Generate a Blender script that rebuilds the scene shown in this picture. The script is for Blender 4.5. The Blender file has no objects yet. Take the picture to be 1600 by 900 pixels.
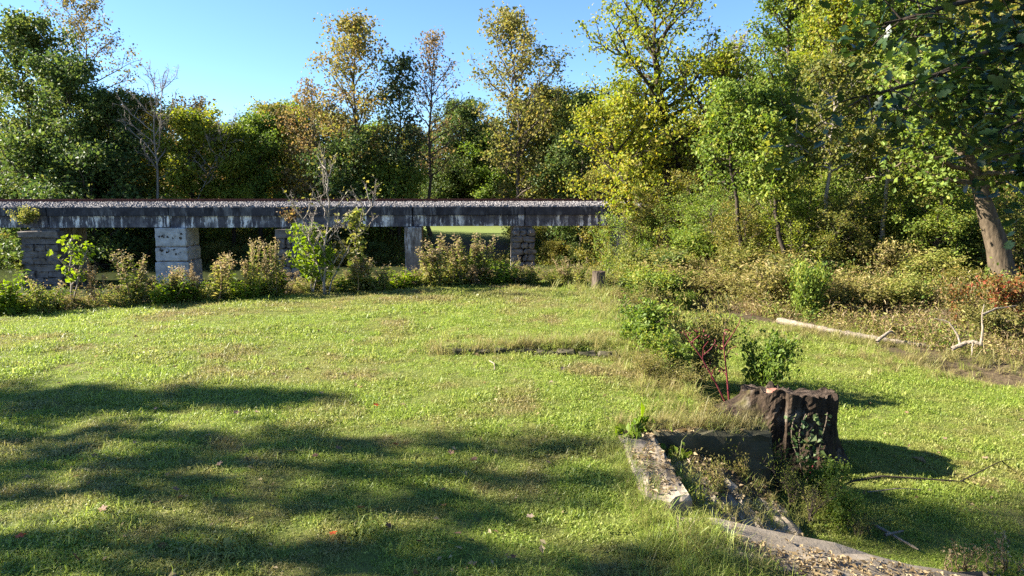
import bpy, math, random
import numpy as np
from math import radians, sin, cos, tan, pi
from mathutils import Vector

# ------------------------------------------------------------------ camera, sky, sun, exposure
S = bpy.context.scene
C = S.collection
CAM_Z, PITCH, FPX = 2.8, radians(8.0), 1067.0          # metres, tilt down, focal length in 1600-wide pixels
cd = bpy.data.cameras.new('camera'); cam = bpy.data.objects.new('camera', cd); C.objects.link(cam)
cam.location = (0, 0, CAM_Z); cam.rotation_euler = (pi/2 - PITCH, 0, 0)
cd.sensor_width = 36.0; cd.lens = FPX/1600*36.0; cd.clip_start = 0.05; cd.clip_end = 3000
S.camera = cam

SUN_EL = radians(30)
SUN_AZ = math.atan2(-1.0, 0.06)                          # towards the sun: left of the view, a little beyond it (x, y)
w = bpy.data.worlds.new('World'); S.world = w; w.use_nodes = True
nt = w.node_tree; bg = nt.nodes['Background']
sky = nt.nodes.new('ShaderNodeTexSky'); sky.sky_type = 'NISHITA'; sky.sun_disc = False
sky.sun_elevation = SUN_EL; sky.sun_rotation = SUN_AZ
sky.altitude = 200; sky.air_density = 0.9; sky.dust_density = 0.0; sky.ozone_density = 6.5
nt.links.new(sky.outputs[0], bg.inputs[0]); bg.inputs[1].default_value = 0.05
sd = bpy.data.lights.new('sun', 'SUN'); sd.energy = 5.0; sd.angle = radians(0.55); sd.color = (1.0, 0.93, 0.80)
sun = bpy.data.objects.new('sun', sd); C.objects.link(sun)
to_sun = Vector((sin(SUN_AZ)*cos(SUN_EL), cos(SUN_AZ)*cos(SUN_EL), sin(SUN_EL)))
sun.rotation_euler = to_sun.to_track_quat('Z', 'Y').to_euler(); sun.location = (-40, 20, 40)
S.view_settings.view_transform = 'Standard'; S.view_settings.look = 'None'
S.view_settings.exposure = 2.5; S.view_settings.gamma = 1.0; S.view_settings.use_curve_mapping = False
S.cycles.max_bounces = 8; S.cycles.diffuse_bounces = 6; S.cycles.glossy_bounces = 2
S.cycles.transmission_bounces = 4; S.cycles.transparent_max_bounces = 4
S.cycles.use_denoising = False

# ------------------------------------------------------------------ helpers
RNG = np.random.default_rng(7)

def ray(px, py):
    u = (px-800)/FPX; v = (450-py)/FPX
    return np.array([u, cos(PITCH)+v*sin(PITCH), -sin(PITCH)+v*cos(PITCH)])
def at_z(px, py, z=0.0):
    r = ray(px, py); t = (z-CAM_Z)/r[2]; return float(r[0]*t), float(r[1]*t)
def at_d(px, py, d):
    r = ray(px, py); t = d/r[1]; return float(r[0]*t), d, float(CAM_Z+r[2]*t)

class Acc:
    """collects vertices, faces, a material index and a tone per face; makes one mesh"""
    def __init__(self): self.V = []; self.F = []; self.n = 0
    def add(self, V, F, mat=0, tone=None):
        V = np.asarray(V, float).reshape(-1, 3); F = np.asarray(F, np.int64)
        if tone is None: tone = np.full(len(F), 0.5)
        self.V.append(V); self.F.append((F+self.n, mat, np.broadcast_to(np.asarray(tone, float), (len(F),)))); self.n += len(V)
    def mesh(self, name, mats, smooth=False):
        me = bpy.data.meshes.new(name)
        V = np.concatenate(self.V); 
        me.vertices.add(len(V)); me.vertices.foreach_set('co', V.astype(np.float32).ravel())
        loops = np.concatenate([f.ravel() for f, m, t in self.F])
        tot = np.concatenate([np.full(len(f), f.shape[1]) for f, m, t in self.F])
        st = np.concatenate([[0], np.cumsum(tot)[:-1]])
        me.loops.add(len(loops)); me.loops.foreach_set('vertex_index', loops.astype(np.int32))
        me.polygons.add(len(tot)); me.polygons.foreach_set('loop_start', st.astype(np.int32))
        try: me.polygons.foreach_set('loop_total', tot.astype(np.int32))
        except Exception: pass
        me.polygons.foreach_set('material_index', np.concatenate([np.full(len(f), m) for f, m, t in self.F]).astype(np.int32))
        me.polygons.foreach_set('use_smooth', np.full(len(tot), smooth))
        a = me.attributes.new('tone', 'FLOAT', 'FACE'); a.data.foreach_set('value', np.concatenate([t for f, m, t in self.F]).astype(np.float32))
        for m in (mats if isinstance(mats, (list, tuple)) else [mats]): me.materials.append(m)
        me.update(calc_edges=True); me.validate()
        return me

def link(name, me, parent=None, loc=(0, 0, 0), rot=(0, 0, 0), scale=(1, 1, 1)):
    o = bpy.data.objects.new(name, me); C.objects.link(o)
    o.location = loc; o.rotation_euler = rot; o.scale = scale
    if parent is not None: o.parent = parent
    return o
def tag(o, label=None, cat=None, group=None, kind=None):
    if label: o['label'] = label
    if cat: o['category'] = cat
    if group: o['group'] = group
    if kind: o['kind'] = kind
    return o
def thing(name, label, cat, loc=(0, 0, 0), rz=0.0, group=None):
    o = bpy.data.objects.new(name, None); C.objects.link(o); o.empty_display_size = 0.2
    o.location = loc; o.rotation_euler = (0, 0, rz)
    return tag(o, label, cat, group)
def dup(root, loc, rz=0.0, scale=(1, 1, 1), label=None, cat=None, group=None, name=None):
    r = root.copy(); C.objects.link(r); r.location = loc; r.rotation_euler = (0, 0, rz); r.scale = scale
    if name: r.name = name
    tag(r, label, cat, group)
    for ch in root.children:
        c = ch.copy(); C.objects.link(c); c.parent = r
    return r

def unit(a):
    return a/np.maximum(np.linalg.norm(a, axis=-1, keepdims=True), 1e-9)
def tubes(acc, P, R, sides=4, mat=0, tone=0.5, cap=False):
    """P (n,k,3) polylines, R (n,k) radii -> quad tubes"""
    P = np.asarray(P, float); R = np.asarray(R, float)
    if P.ndim == 2: P = P[None]; R = R[None]
    n, k, _ = P.shape
    T = unit(np.gradient(P, axis=1))
    ref = np.where(np.abs(T[..., 2:3]) > 0.9, np.array([1.0, 0, 0]), np.array([0, 0, 1.0]))
    ref = np.broadcast_to(ref[:, :1] if k > 1 else ref, T.shape)
    U = unit(np.cross(T, ref)); W = np.cross(T, U)
    a = np.arange(sides)*2*pi/sides
    V = P[:, :, None]+R[:, :, None, None]*(np.cos(a)[None, None, :, None]*U[:, :, None]+np.sin(a)[None, None, :, None]*W[:, :, None])
    idx = np.arange(n*k*sides).reshape(n, k, sides)
    nx = np.roll(idx, -1, axis=2)
    F = np.stack([idx[:, :-1], nx[:, :-1], nx[:, 1:], idx[:, 1:]], -1).reshape(-1, 4)
    acc.add(V.reshape(-1, 3), F, mat, tone)
    if cap:
        acc.add(V[:, -1].reshape(-1, 3), np.arange(n*sides).reshape(n, sides), mat, tone)
def leaves(acc, P, L, rng, up=0.5, aspect=0.6, tone=None, mat=0, T=None, fold=0.12, spread=0.25):
    """one folded diamond (two triangles) per point"""
    P = np.asarray(P, float); n = len(P)
    L = np.asarray(L)*np.exp(rng.normal(0, spread, n))
    N = unit(unit(rng.normal(size=(n, 3)))+np.array([0, 0, up]))
    if T is None: T = rng.normal(size=(n, 3))
    T = unit(T-N*np.sum(T*N, 1, keepdims=True)); B = np.cross(N, T)
    Lc = L[:, None]
    V = np.stack([P-T*Lc*.5, P+B*Lc*aspect*.5+N*Lc*fold-T*Lc*.06, P+T*Lc*.5, P-B*Lc*aspect*.5+N*Lc*fold-T*Lc*.06], 1).reshape(-1, 3)
    b = np.arange(n)[:, None]*4
    F = np.concatenate([b+np.array([[0, 2, 1]]), b+np.array([[0, 3, 2]])])
    if tone is None: tone = rng.random(n)
    acc.add(V, F, mat, np.concatenate([tone, tone]))
def box(acc, x0, x1, y0, y1, z0, z1, mat=0, tone=0.5):
    V = [(x0, y0, z0), (x1, y0, z0), (x1, y1, z0), (x0, y1, z0), (x0, y0, z1), (x1, y0, z1), (x1, y1, z1), (x0, y1, z1)]
    F = [(0, 3, 2, 1), (4, 5, 6, 7), (0, 1, 5, 4), (1, 2, 6, 5), (2, 3, 7, 6), (3, 0, 4, 7)]
    acc.add(V, F, mat, tone)
def rough_box(x0, x1, y0, y1, z0, z1, rng, jit=0.03, bev=0.05, cuts=1):
    """a stone or concrete block: bevelled, subdivided and knocked about"""
    import bmesh
    bm = bmesh.new(); bmesh.ops.create_cube(bm, size=1.0)
    for v in bm.verts:
        v.co = Vector(((x0+x1)/2+v.co.x*(x1-x0), (y0+y1)/2+v.co.y*(y1-y0), (z0+z1)/2+v.co.z*(z1-z0)))
    if bev: bmesh.ops.bevel(bm, geom=list(bm.edges), offset=bev, segments=1, affect='EDGES')
    if cuts: bmesh.ops.subdivide_edges(bm, edges=[e for e in bm.edges if e.calc_length() > 2.2*bev], cuts=cuts, use_grid_fill=True)
    for v in bm.verts: v.co += Vector(rng.normal(0, jit, 3))
    bmesh.ops.recalc_face_normals(bm, faces=bm.faces)
    V = np.array([v.co[:] for v in bm.verts]); bm.verts.index_update()
    F = [[v.index for v in f.verts] for f in bm.faces]; bm.free()
    return V, F
def add_poly(acc, V, F, mat=0, tone=0.5):
    base = acc.n; acc.V.append(np.asarray(V, float)); acc.n += len(V)
    for k in sorted({len(f) for f in F}):
        fs = np.array([f for f in F if len(f) == k], np.int64)+base
        acc.F.append((fs, mat, np.full(len(fs), tone)))

# ------------------------------------------------------------------ materials
class NT:
    def __init__(self, name):
        self.m = bpy.data.materials.new(name); self.m.use_nodes = True
        self.t = self.m.node_tree; self.t.nodes.clear()
        self.out = self.n('ShaderNodeOutputMaterial')
    def n(self, typ, **kw):
        nd = self.t.nodes.new(typ)
        for k, v in kw.items():
            if k.startswith('i_'): nd.inputs[int(k[2:])].default_value = v
            else: setattr(nd, k, v)
        return nd
    def l(self, a, b): self.t.links.new(a, b)
    def ramp(self, fac, stops, interp='LINEAR'):
        r = self.n('ShaderNodeValToRGB'); r.color_ramp.interpolation = interp; e = r.color_ramp.elements
        while len(e) > 1: e.remove(e[-1])
        for i, (p, c) in enumerate(stops):
            x = e[0] if i == 0 else e.new(p)
            x.position = p; x.color = (c[0], c[1], c[2], 1) if not isinstance(c, (int, float)) else (c, c, c, 1)
        self.l(fac, r.inputs[0]); return r.outputs[0]
    def noise(self, vec, scale, detail=4, rough=0.55):
        nd = self.n('ShaderNodeTexNoise'); nd.inputs['Scale'].default_value = scale; nd.inputs['Detail'].default_value = detail
        nd.inputs['Roughness'].default_value = rough
        if vec is not None: self.l(vec, nd.inputs['Vector'])
        return nd.outputs['Fac']
    def math(self, op, a, b=None, clamp=False):
        nd = self.n('ShaderNodeMath', operation=op); nd.use_clamp = clamp
        for i, v in enumerate((a, b)):
            if v is None: continue
            if isinstance(v, (int, float)): nd.inputs[i].default_value = v
            else: self.l(v, nd.inputs[i])
        return nd.outputs[0]
    def mix(self, fac, a, b, blend='MIX'):
        nd = self.n('ShaderNodeMix', data_type='RGBA', blend_type=blend)
        for s, v in ((0, fac), (6, a), (7, b)):
            if isinstance(v, (int, float)): nd.inputs[s].default_value = v
            elif isinstance(v, tuple): nd.inputs[s].default_value = (*v, 1)
            else: self.l(v, nd.inputs[s])
        return nd.outputs[2]
    def mapping(self, vec, scale):
        nd = self.n('ShaderNodeMapping'); nd.inputs['Scale'].default_value = scale; self.l(vec, nd.inputs['Vector']); return nd.outputs[0]
    def attr(self, name):
        nd = self.n('ShaderNodeAttribute'); nd.attribute_name = name; return nd.outputs['Fac']
    def bump(self, h, strength=0.5, dist=0.02):
        nd = self.n('ShaderNodeBump'); nd.inputs['Strength'].default_value = strength; nd.inputs['Distance'].default_value = dist
        self.l(h, nd.inputs['Height']); return nd.outputs[0]
    def principled(self, col, rough=0.8, normal=None, spec=0.3, **kw):
        p = self.n('ShaderNodeBsdfPrincipled')
        if isinstance(col, tuple): p.inputs['Base Color'].default_value = (*col, 1)
        else: self.l(col, p.inputs['Base Color'])
        if isinstance(rough, (int, float)): p.inputs['Roughness'].default_value = rough
        else: self.l(rough, p.inputs['Roughness'])
        p.inputs['Specular IOR Level'].default_value = spec
        for k, v in kw.items(): p.inputs[k].default_value = v
        if normal is not None: self.l(normal, p.inputs['Normal'])
        return p.outputs[0]
    def done(self, sh): self.l(sh, self.out.inputs[0]); return self.m

def leaf_mat(name, stops, trans=0.42, jitter=0.3, rough=.55, spec=.2):
    m = NT(name)
    oi = m.n('ShaderNodeObjectInfo'); t = m.attr('tone')
    f = m.math('ADD', t, m.math('MULTIPLY', m.math('SUBTRACT', oi.outputs['Random'], 0.5), jitter), True)
    col = m.ramp(f, stops)
    p = m.principled(col, rough, None, spec)
    tr = m.n('ShaderNodeBsdfTranslucent'); hs = m.n('ShaderNodeHueSaturation'); hs.inputs['Saturation'].default_value = 1.1; hs.inputs['Value'].default_value = 1.35
    m.l(col, hs.inputs['Color']); m.l(hs.outputs[0], tr.inputs[0])
    mx = m.n('ShaderNodeMixShader'); mx.inputs[0].default_value = trans; m.l(p, mx.inputs[1]); m.l(tr.outputs[0], mx.inputs[2])
    return m.done(mx.outputs[0])

def spread(*cols):
    k = len(cols)-1; return [(i/k, c) for i, c in enumerate(cols)]

M = {}
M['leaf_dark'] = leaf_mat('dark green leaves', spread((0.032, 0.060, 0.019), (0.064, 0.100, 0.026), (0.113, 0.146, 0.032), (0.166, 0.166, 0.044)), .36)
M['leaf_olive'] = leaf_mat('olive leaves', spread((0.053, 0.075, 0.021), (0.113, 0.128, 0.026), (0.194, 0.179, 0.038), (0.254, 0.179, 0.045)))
M['leaf_green'] = leaf_mat('fresh green leaves', spread((0.054, 0.090, 0.018), (0.102, 0.156, 0.024), (0.168, 0.216, 0.036), (0.252, 0.240, 0.042)))
M['leaf_yellow'] = leaf_mat('yellow green leaves', spread((.075, .11, .014), (.15, .19, .024), (.235, .25, .034), (.31, .25, .04)), .45)
M['leaf_tulip'] = leaf_mat('yellow brown autumn leaves', spread((.075, .095, .022), (.15, .155, .034), (.22, .19, .05), (.25, .165, .055)), .42)
M['leaf_rust'] = leaf_mat('rusty autumn leaves', spread((.09, .095, .032), (.15, .13, .042), (.21, .15, .06), (.23, .13, .055)), .4)
M['leaf_cedar'] = leaf_mat('conifer needles', spread((0.026, 0.046, 0.016), (0.052, 0.078, 0.026), (0.091, 0.111, 0.039)), .2)
M['leaf_redbush'] = leaf_mat('reddening leaves', spread((.05, .06, .015), (.10, .10, .02), (.20, .09, .03), (.25, .045, .03)), .4)
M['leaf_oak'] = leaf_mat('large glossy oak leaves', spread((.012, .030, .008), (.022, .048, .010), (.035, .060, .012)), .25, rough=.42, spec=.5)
M['weed_leaf'] = leaf_mat('weed leaves', spread((.08, .11, .02), (.14, .17, .03), (.22, .22, .05), (.30, .25, .08)), .42)
M['weed_bright'] = leaf_mat('bright weed leaves', spread((.08, .13, .015), (.14, .20, .02), (.20, .24, .03)), .48)
M['plume'] = leaf_mat('faded seed heads', spread((.16, .15, .055), (.24, .19, .09), (.31, .22, .14), (.35, .29, .13)), .4)
M['dry_weed'] = leaf_mat('dry brown weed', spread((.11, .075, .035), (.20, .14, .07), (.32, .24, .13), (.36, .30, .18)), .35)
M['ground_weed'] = leaf_mat('mixed bank weeds', spread((.06, .075, .018), (.15, .145, .035), (.26, .22, .07), (.36, .27, .13)), .42)
M['red_stem'] = leaf_mat('red stems', spread((.09, .018, .02), (.16, .03, .035)), .1)
M['fallen_brown'] = leaf_mat('brown fallen leaf', spread((.10, .05, .03), (.20, .12, .07), (.30, .22, .16)), .2, .9)
M['fallen_red'] = leaf_mat('red fallen leaf', spread((.42, .06, .015), (.50, .11, .02)), .2)
M['ivy'] = leaf_mat('ivy leaves', spread((.02, .045, .012), (.05, .08, .02), (.10, .12, .05)), .25, rough=.6, spec=.3)

def bark_mat(name, a, b, scale=(7, 7, 1.6), moss=None):
    m = NT(name); tc = m.n('ShaderNodeTexCoord').outputs['Object']
    n1 = m.noise(m.mapping(tc, scale), 3.0, 6, .65); n2 = m.noise(tc, 1.6, 3)
    col = m.mix(m.ramp(n1, [(.3, 0.0), (.68, 1.0)]), a, b)
    if moss: col = m.mix(m.ramp(n2, [(.55, 0.0), (.72, .7)]), col, moss)
    return m.done(m.principled(col, .9, m.bump(n1, .8, .03), .15))
M['bark'] = bark_mat('grey brown bark', (.035, .026, .018), (.13, .10, .075), moss=(.06, .065, .03))
M['bark_pale'] = bark_mat('pale grey bark', (.12, .10, .08), (.30, .26, .22))
M['bark_dark'] = bark_mat('dark bark', (.015, .011, .008), (.065, .05, .036))
M['driftwood'] = bark_mat('bleached dead wood', (.10, .078, .052), (.27, .225, .175), (9, 2, 9))
M['bark_sun'] = bark_mat('smooth tan bark', (.035, .026, .017), (.12, .09, .058), (4, 4, 1.0))  # even tan bark of the leaning beech, grain stretched along the trunk

def grass_mat():
    m = NT('lawn grass blades'); pos = m.n('ShaderNodeNewGeometry').outputs['Position']
    t = m.attr('tone'); oi = m.n('ShaderNodeObjectInfo')
    f = m.math('ADD', m.math('MULTIPLY', t, .6), m.math('MULTIPLY', oi.outputs['Random'], .4))
    green = m.ramp(f, spread((.08, .13, .016), (.165, .235, .028), (.27, .325, .05), (.37, .37, .11)))
    dry = m.ramp(f, spread((.12, .11, .03), (.24, .20, .07), (.34, .27, .13)))
    n1 = m.noise(pos, .55, 4, .6); n2 = m.noise(pos, 2.6, 3, .6)
    k = m.math('MULTIPLY', m.ramp(n1, [(.46, 0.0), (.68, 1.0)]), m.ramp(n2, [(.36, 0.0), (.62, 1.0)]))
    k = m.math('ADD', k, m.math('MULTIPLY', m.attr_inst('dry'), 1.0), True)
    col = m.mix(k, green, dry)
    p = m.principled(col, .5, None, .35)
    tr = m.n('ShaderNodeBsdfTranslucent'); hs = m.n('ShaderNodeHueSaturation'); hs.inputs['Value'].default_value = 1.4
    m.l(col, hs.inputs['Color']); m.l(hs.outputs[0], tr.inputs[0])
    mx = m.n('ShaderNodeMixShader'); mx.inputs[0].default_value = .45; m.l(p, mx.inputs[1]); m.l(tr.outputs[0], mx.inputs[2])
    return m.done(mx.outputs[0])
def attr_inst(self, name):
    nd = self.n('ShaderNodeAttribute'); nd.attribute_name = name; nd.attribute_type = 'INSTANCER'; return nd.outputs['Fac']
NT.attr_inst = attr_inst
M['grass'] = grass_mat()

def ground_mat():
    m = NT('ground'); pos = m.n('ShaderNodeNewGeometry').outputs['Position']
    lawn = m.attr('lawn'); field = m.attr('field')
    n1 = m.noise(pos, 9, 6, .7); n2 = m.noise(pos, .6, 4, .6); n3 = m.noise(pos, 40, 4, .7)
    g = m.ramp(n1, [(.3, (.05, .065, .015)), (.55, (.10, .12, .025)), (.75, (.19, .18, .06))])
    g = m.mix(m.ramp(n2, [(.5, 0.0), (.7, .55)]), g, (.20, .155, .07))
    g = m.mix(m.ramp(n3, [(.5, 0.0), (.7, .5)]), g, (.06, .045, .025))
    soil = m.ramp(n1, [(.3, (.03, .022, .014)), (.55, (.075, .055, .033)), (.75, (.13, .10, .06))])
    fld = m.ramp(n1, [(.3, (.09, .125, .03)), (.7, (.16, .19, .055))])
    col = m.mix(lawn, soil, g); col = m.mix(field, col, fld)
    return m.done(m.principled(col, .95, m.bump(n1, .6, .04), .1))
M['ground'] = ground_mat()

def concrete_mat(name, base, dark, white=0.0, moss=.5, streak=False, warm=(.24, .19, .13), zband=None):
    m = NT(name); tc = m.n('ShaderNodeTexCoord').outputs['Object']
    n1 = m.noise(tc, 2.2, 6, .65); n2 = m.noise(tc, 14, 5, .7); n3 = m.noise(tc, .8, 4)
    col = m.mix(m.ramp(n1, [(.34, 0.0), (.66, 1.0)]), dark, base)
    col = m.mix(m.ramp(n2, [(.45, 0.0), (.7, .45)]), col, warm)
    col = m.mix(m.ramp(n3, [(.52, 0.0), (.66, moss)]), col, tuple(c*.45 for c in dark))
    if streak:
        v = m.noise(m.mapping(tc, (1.5, 1.5, .30)), 1.0, 6, .75)           # lime that has run down the face
        p = m.noise(m.mapping(tc, (.35, .35, .35)), 1.0, 3, .6); q = m.noise(tc, 5, 4, .7)
        k = m.math('MULTIPLY', m.ramp(v, [(.50, 0.0), (.56, 1.0)]), m.ramp(p, [(.42, .08), (.54, 1.0)]))
        k = m.math('MULTIPLY', k, m.ramp(q, [(.30, 0.0), (.45, 1.0)]))
        col = m.mix(m.math('MULTIPLY', k, white), col, (.80, .78, .76))
        d = m.noise(m.mapping(tc, (1.4, 1.4, .12)), 1.0, 5, .7)
        col = m.mix(m.ramp(d, [(.5, 0.0), (.66, .6)]), col, (.03, .028, .03))
    return m.done(m.principled(col, .92, m.bump(n2, .5, .02), .15))
M['girder'] = concrete_mat('weathered girder concrete', (.13, .125, .14), (.045, .043, .055), 1.0, .5, True, (.11, .10, .10))
M['slab'] = concrete_mat('blackened deck concrete', (.06, .058, .066), (.025, .025, .030), .12, .5, True, (.07, .065, .065))
M['pier_white'] = concrete_mat('whitewashed pier', (.46, .46, .45), (.27, .27, .265), 0, .6, False, (.55, .53, .50))
M['pier'] = concrete_mat('stained pier concrete', (.25, .22, .20), (.11, .095, .085), .5, .4, True, (.20, .13, .08))
M['stone'] = concrete_mat('pier stone', (.20, .18, .165), (.07, .06, .055), 0, .5, False, (.22, .17, .14))
M['concrete'] = concrete_mat('old rough concrete', (.30, .25, .19), (.13, .105, .078), 0, .5, False, (.20, .15, .09))
M['mossy'] = concrete_mat('mossy concrete wall', (.10, .085, .055), (.03, .03, .018), 0, .6, False, (.07, .065, .025))

def rock_mat():
    m = NT('ballast stone'); t = m.attr('tone'); tc = m.n('ShaderNodeTexCoord').outputs['Object']
    col = m.ramp(t, spread((.11, .10, .098), (.19, .175, .17), (.29, .27, .265)))
    return m.done(m.principled(col, .9, m.bump(m.noise(tc, 20), .4, .02)))
M['ballast'] = rock_mat()
def simple(name, col, rough=.7, spec=.3, var=.5, scale=8):
    m = NT(name); tc = m.n('ShaderNodeTexCoord').outputs['Object']; n = m.noise(tc, scale, 5, .65)
    c = m.mix(m.ramp(n, [(.3, 0.0), (.7, 1.0)]), tuple(x*(1-var) for x in col), tuple(min(1, x*(1+var*.6)) for x in col))
    return m.done(m.principled(c, rough, m.bump(n, .4, .01), spec))
M['rust'] = simple('rusted rail', (.10, .035, .025), .8)
M['sleeper'] = simple('tarred sleeper', (.05, .038, .03), .9)
M['brick'] = simple('red brick', (.36, .16, .11), .9)
M['soilrock'] = simple('dark bank rock', (.07, .055, .045), .95)
def water_mat(name, col, sc=1.2):
    m = NT(name); pos = m.n('ShaderNodeNewGeometry').outputs['Position']
    n = m.noise(m.mapping(pos, (1, .5, 1)), sc, 4, .5)
    return m.done(m.principled(col, .06, m.bump(n, .12, .05), .5, IOR=1.33))
M['water'] = water_mat('river water', (.05, .06, .025))
M['creek'] = water_mat('creek water', (.04, .03, .012), 4)
def stump_mat():
    m = NT('rotting stump wood'); tc = m.n('ShaderNodeTexCoord').outputs['Object']
    fib = m.noise(m.mapping(tc, (11, 11, 1.1)), 2.0, 7, .7); pat = m.noise(tc, 2.4, 5, .65)
    col = m.mix(m.ramp(fib, [(.34, 0.0), (.66, 1.0)]), (.012, .009, .007), (.065, .045, .03))
    col = m.mix(m.ramp(pat, [(.56, 0.0), (.70, .75)]), col, m.mix(m.ramp(fib, [(.35, 0.0), (.65, 1.0)]), (.06, .05, .035), (.22, .19, .15)))
    col = m.mix(m.ramp(m.noise(tc, 3.1, 4), [(.57, 0.0), (.72, .6)]), col, (.11, .10, .03))
    return m.done(m.principled(col, .95, m.bump(fib, 1.0, .05), .1))
M['stump'] = stump_mat()
def stump_top_mat():
    m = NT('crumbled stump top'); tc = m.n('ShaderNodeTexCoord').outputs['Object']
    n = m.noise(tc, 9, 7, .7); n2 = m.noise(tc, 30, 5, .7)
    col = m.ramp(n, [(.3, (.012, .009, .007)), (.5, (.045, .032, .024)), (.74, (.17, .13, .10))])
    return m.done(m.principled(col, .95, m.bump(n2, 1.0, .04), .1))
M['stump_top'] = stump_top_mat()

# ------------------------------------------------------------------ ground
def sstep(a, b, x):
    t = np.clip((x-a)/(b-a), 0, 1); return t*t*(3-2*t)
def vnoise(x, y, s, seed=0):
    r = np.random.default_rng(seed); G = r.random((64, 64))
    X = x/s; Y = y/s; i = np.floor(X).astype(int); j = np.floor(Y).astype(int); fx = X-i; fy = Y-j
    fx = fx*fx*(3-2*fx); fy = fy*fy*(3-2*fy)
    g = lambda a, b: G[a % 64, b % 64]
    return (g(i, j)*(1-fx)+g(i+1, j)*fx)*(1-fy)+(g(i, j+1)*(1-fx)+g(i+1, j+1)*fx)*fy-.5
LE_X = [-60, -34, -20, -11.8, -8, -5.4, -2, 0, 2.6, 6, 60]
LE_Y = [11, 13, 13.5, 15.9, 18.0, 19.6, 21.0, 21.6, 21.6, 23, 40]
def edge_y(x): return np.interp(x, LE_X, LE_Y)
def creek_q(x, y): return (x-7.2)*.785+(y-18.0)*.62
def terrace_x(y): return np.interp(y, [0, 5.5, 5.8, 7.5, 8.0, 9, 12, 16, 20, 30], [1.8, 1.8, 2.15, 2.15, 2.5, 2.6, 2.3, 2.5, 2.7, 3.2])
WATER_Z = -5.3
def height(x, y):
    x = np.asarray(x, float); y = np.asarray(y, float)
    z = vnoise(x, y, 3.2, 1)*.10+vnoise(x, y, .9, 2)*.035
    # low step in the lawn where an old wall runs
    ys = 11.75-.12*(x+1.2)+vnoise(x, y, .5, 5)*.25
    z += .13*sstep(0, .14, y-ys)*(1-sstep(.3, 5, y-ys))*sstep(-1.6, -1.0, x)*(1-sstep(1.8, 2.6, x))
    # lower lawn on the right
    tx = terrace_x(y); low = sstep(-.15, .55+.6*sstep(9, 14, y)+1.1*(1-sstep(5.4, 5.9, y)), x-tx)
    z += -.66*low-.018*np.clip(x-tx, 0, 12)*low
    # stair well is cut into the terrace
    well = sstep(1.36, 1.46, x)*(1-sstep(2.86, 2.95, x))*sstep(5.0, 5.3, y)*(1-sstep(7.56, 7.68, y))
    z = z*(1-well)+(-.75)*well
    # creek and the far side of it, climbing to the wooded slope
    q = creek_q(x, y)+vnoise(x, y, 2.0, 3)*.6
    q2 = (x-9.6)*.5+(y-12.9)*.866
    z += -.34*np.exp(-((q2-.1)/.5)**2)*sstep(8.2, 9.2, x)
    up = sstep(.5, 6, q)*.85+.09*np.clip(q-6, 0, 30)+.26*np.clip(q-26, 0, 60)
    z += up*sstep(2.5, 5, x)+vnoise(x, y, 1.7, 8)*.35*sstep(.8, 2.5, q)*sstep(3, 5, x)
    # river bed: banks on the near side, right side and far side
    s = y-edge_y(x)
    rb = np.interp(y, [20, 24, 34, 45, 60, 80, 140], [4.5, 4.5, 6.2, 8.5, 12, 19, 60])
    near = sstep(.3, 8, s); right = 1-sstep(-5.0, 1.5, x-rb); far = 1-sstep(76, 88, y+vnoise(x, y, 9, 4)*5)
    bed = -6.4
    cut = near*right
    z = z*(1-cut)+cut*bed
    fz = -2.7+.012*np.clip(y-95, 0, 60)+vnoise(x, y, 14, 6)*.5
    fm = (1-far)*right
    z = z*(1-fm)+fm*fz
    hill = sstep(150, 400, y)*16+sstep(-70, -140, x)*sstep(60, 100, y)*10
    z += hill
    return z
def axis(lo, f0, f1, hi, step):
    mid = np.arange(f0, f1, step); a = [mid[-1]]; d = step
    while a[-1] < hi: d *= 1.12; a.append(a[-1]+min(d, 30))
    b = [mid[0]]; d = step
    while b[-1] > lo: d *= 1.12; b.append(b[-1]-min(d, 30))
    return np.concatenate([b[:0:-1], mid, a[1:]])
gx = axis(-700, -13, 13, 700, .11); gy = axis(-60, 3.0, 24, 1500, .11)
X, Y = np.meshgrid(gx, gy); Z = height(X, Y)
a = Acc(); ni, nj = X.shape; idx = np.arange(ni*nj).reshape(ni, nj)
a.add(np.stack([X, Y, Z], -1), np.stack([idx[:-1, :-1], idx[:-1, 1:], idx[1:, 1:], idx[1:, :-1]], -1).reshape(-1, 4))
me = a.mesh('ground', M['ground'], True)
def lawn_mask(x, y):
    s = y-edge_y(x); q = creek_q(x, y)
    q2 = (x-9.6)*.5+(y-12.9)*.866
    wl = (x > 1.4) & (x < 2.93) & (y > 5.0) & (y < 7.75)
    return (1-sstep(-.4, .5, s+vnoise(x, y, 1.1, 11)*1.2))*(1-sstep(-.7, .0, q+vnoise(x, y, .8, 12)*.6))*(1-sstep(-.6, -.25, q2)*sstep(8, 8.8, x))*(1-wl)
for nm, val in (('lawn', lawn_mask(X, Y)), ('field', sstep(86, 92, Y)*(1-sstep(106, 112, Y))*sstep(-55, -45, X)*(1-sstep(20, 30, X)))):
    at = me.attributes.new(nm, 'FLOAT', 'POINT'); at.data.foreach_set('value', val.astype(np.float32).ravel())
tag(link('ground', me), 'mown lawn running to river banks and wooded slopes', None, None, 'structure')
def hz(x, y): return float(height(np.array([x]), np.array([y]))[0])

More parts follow.
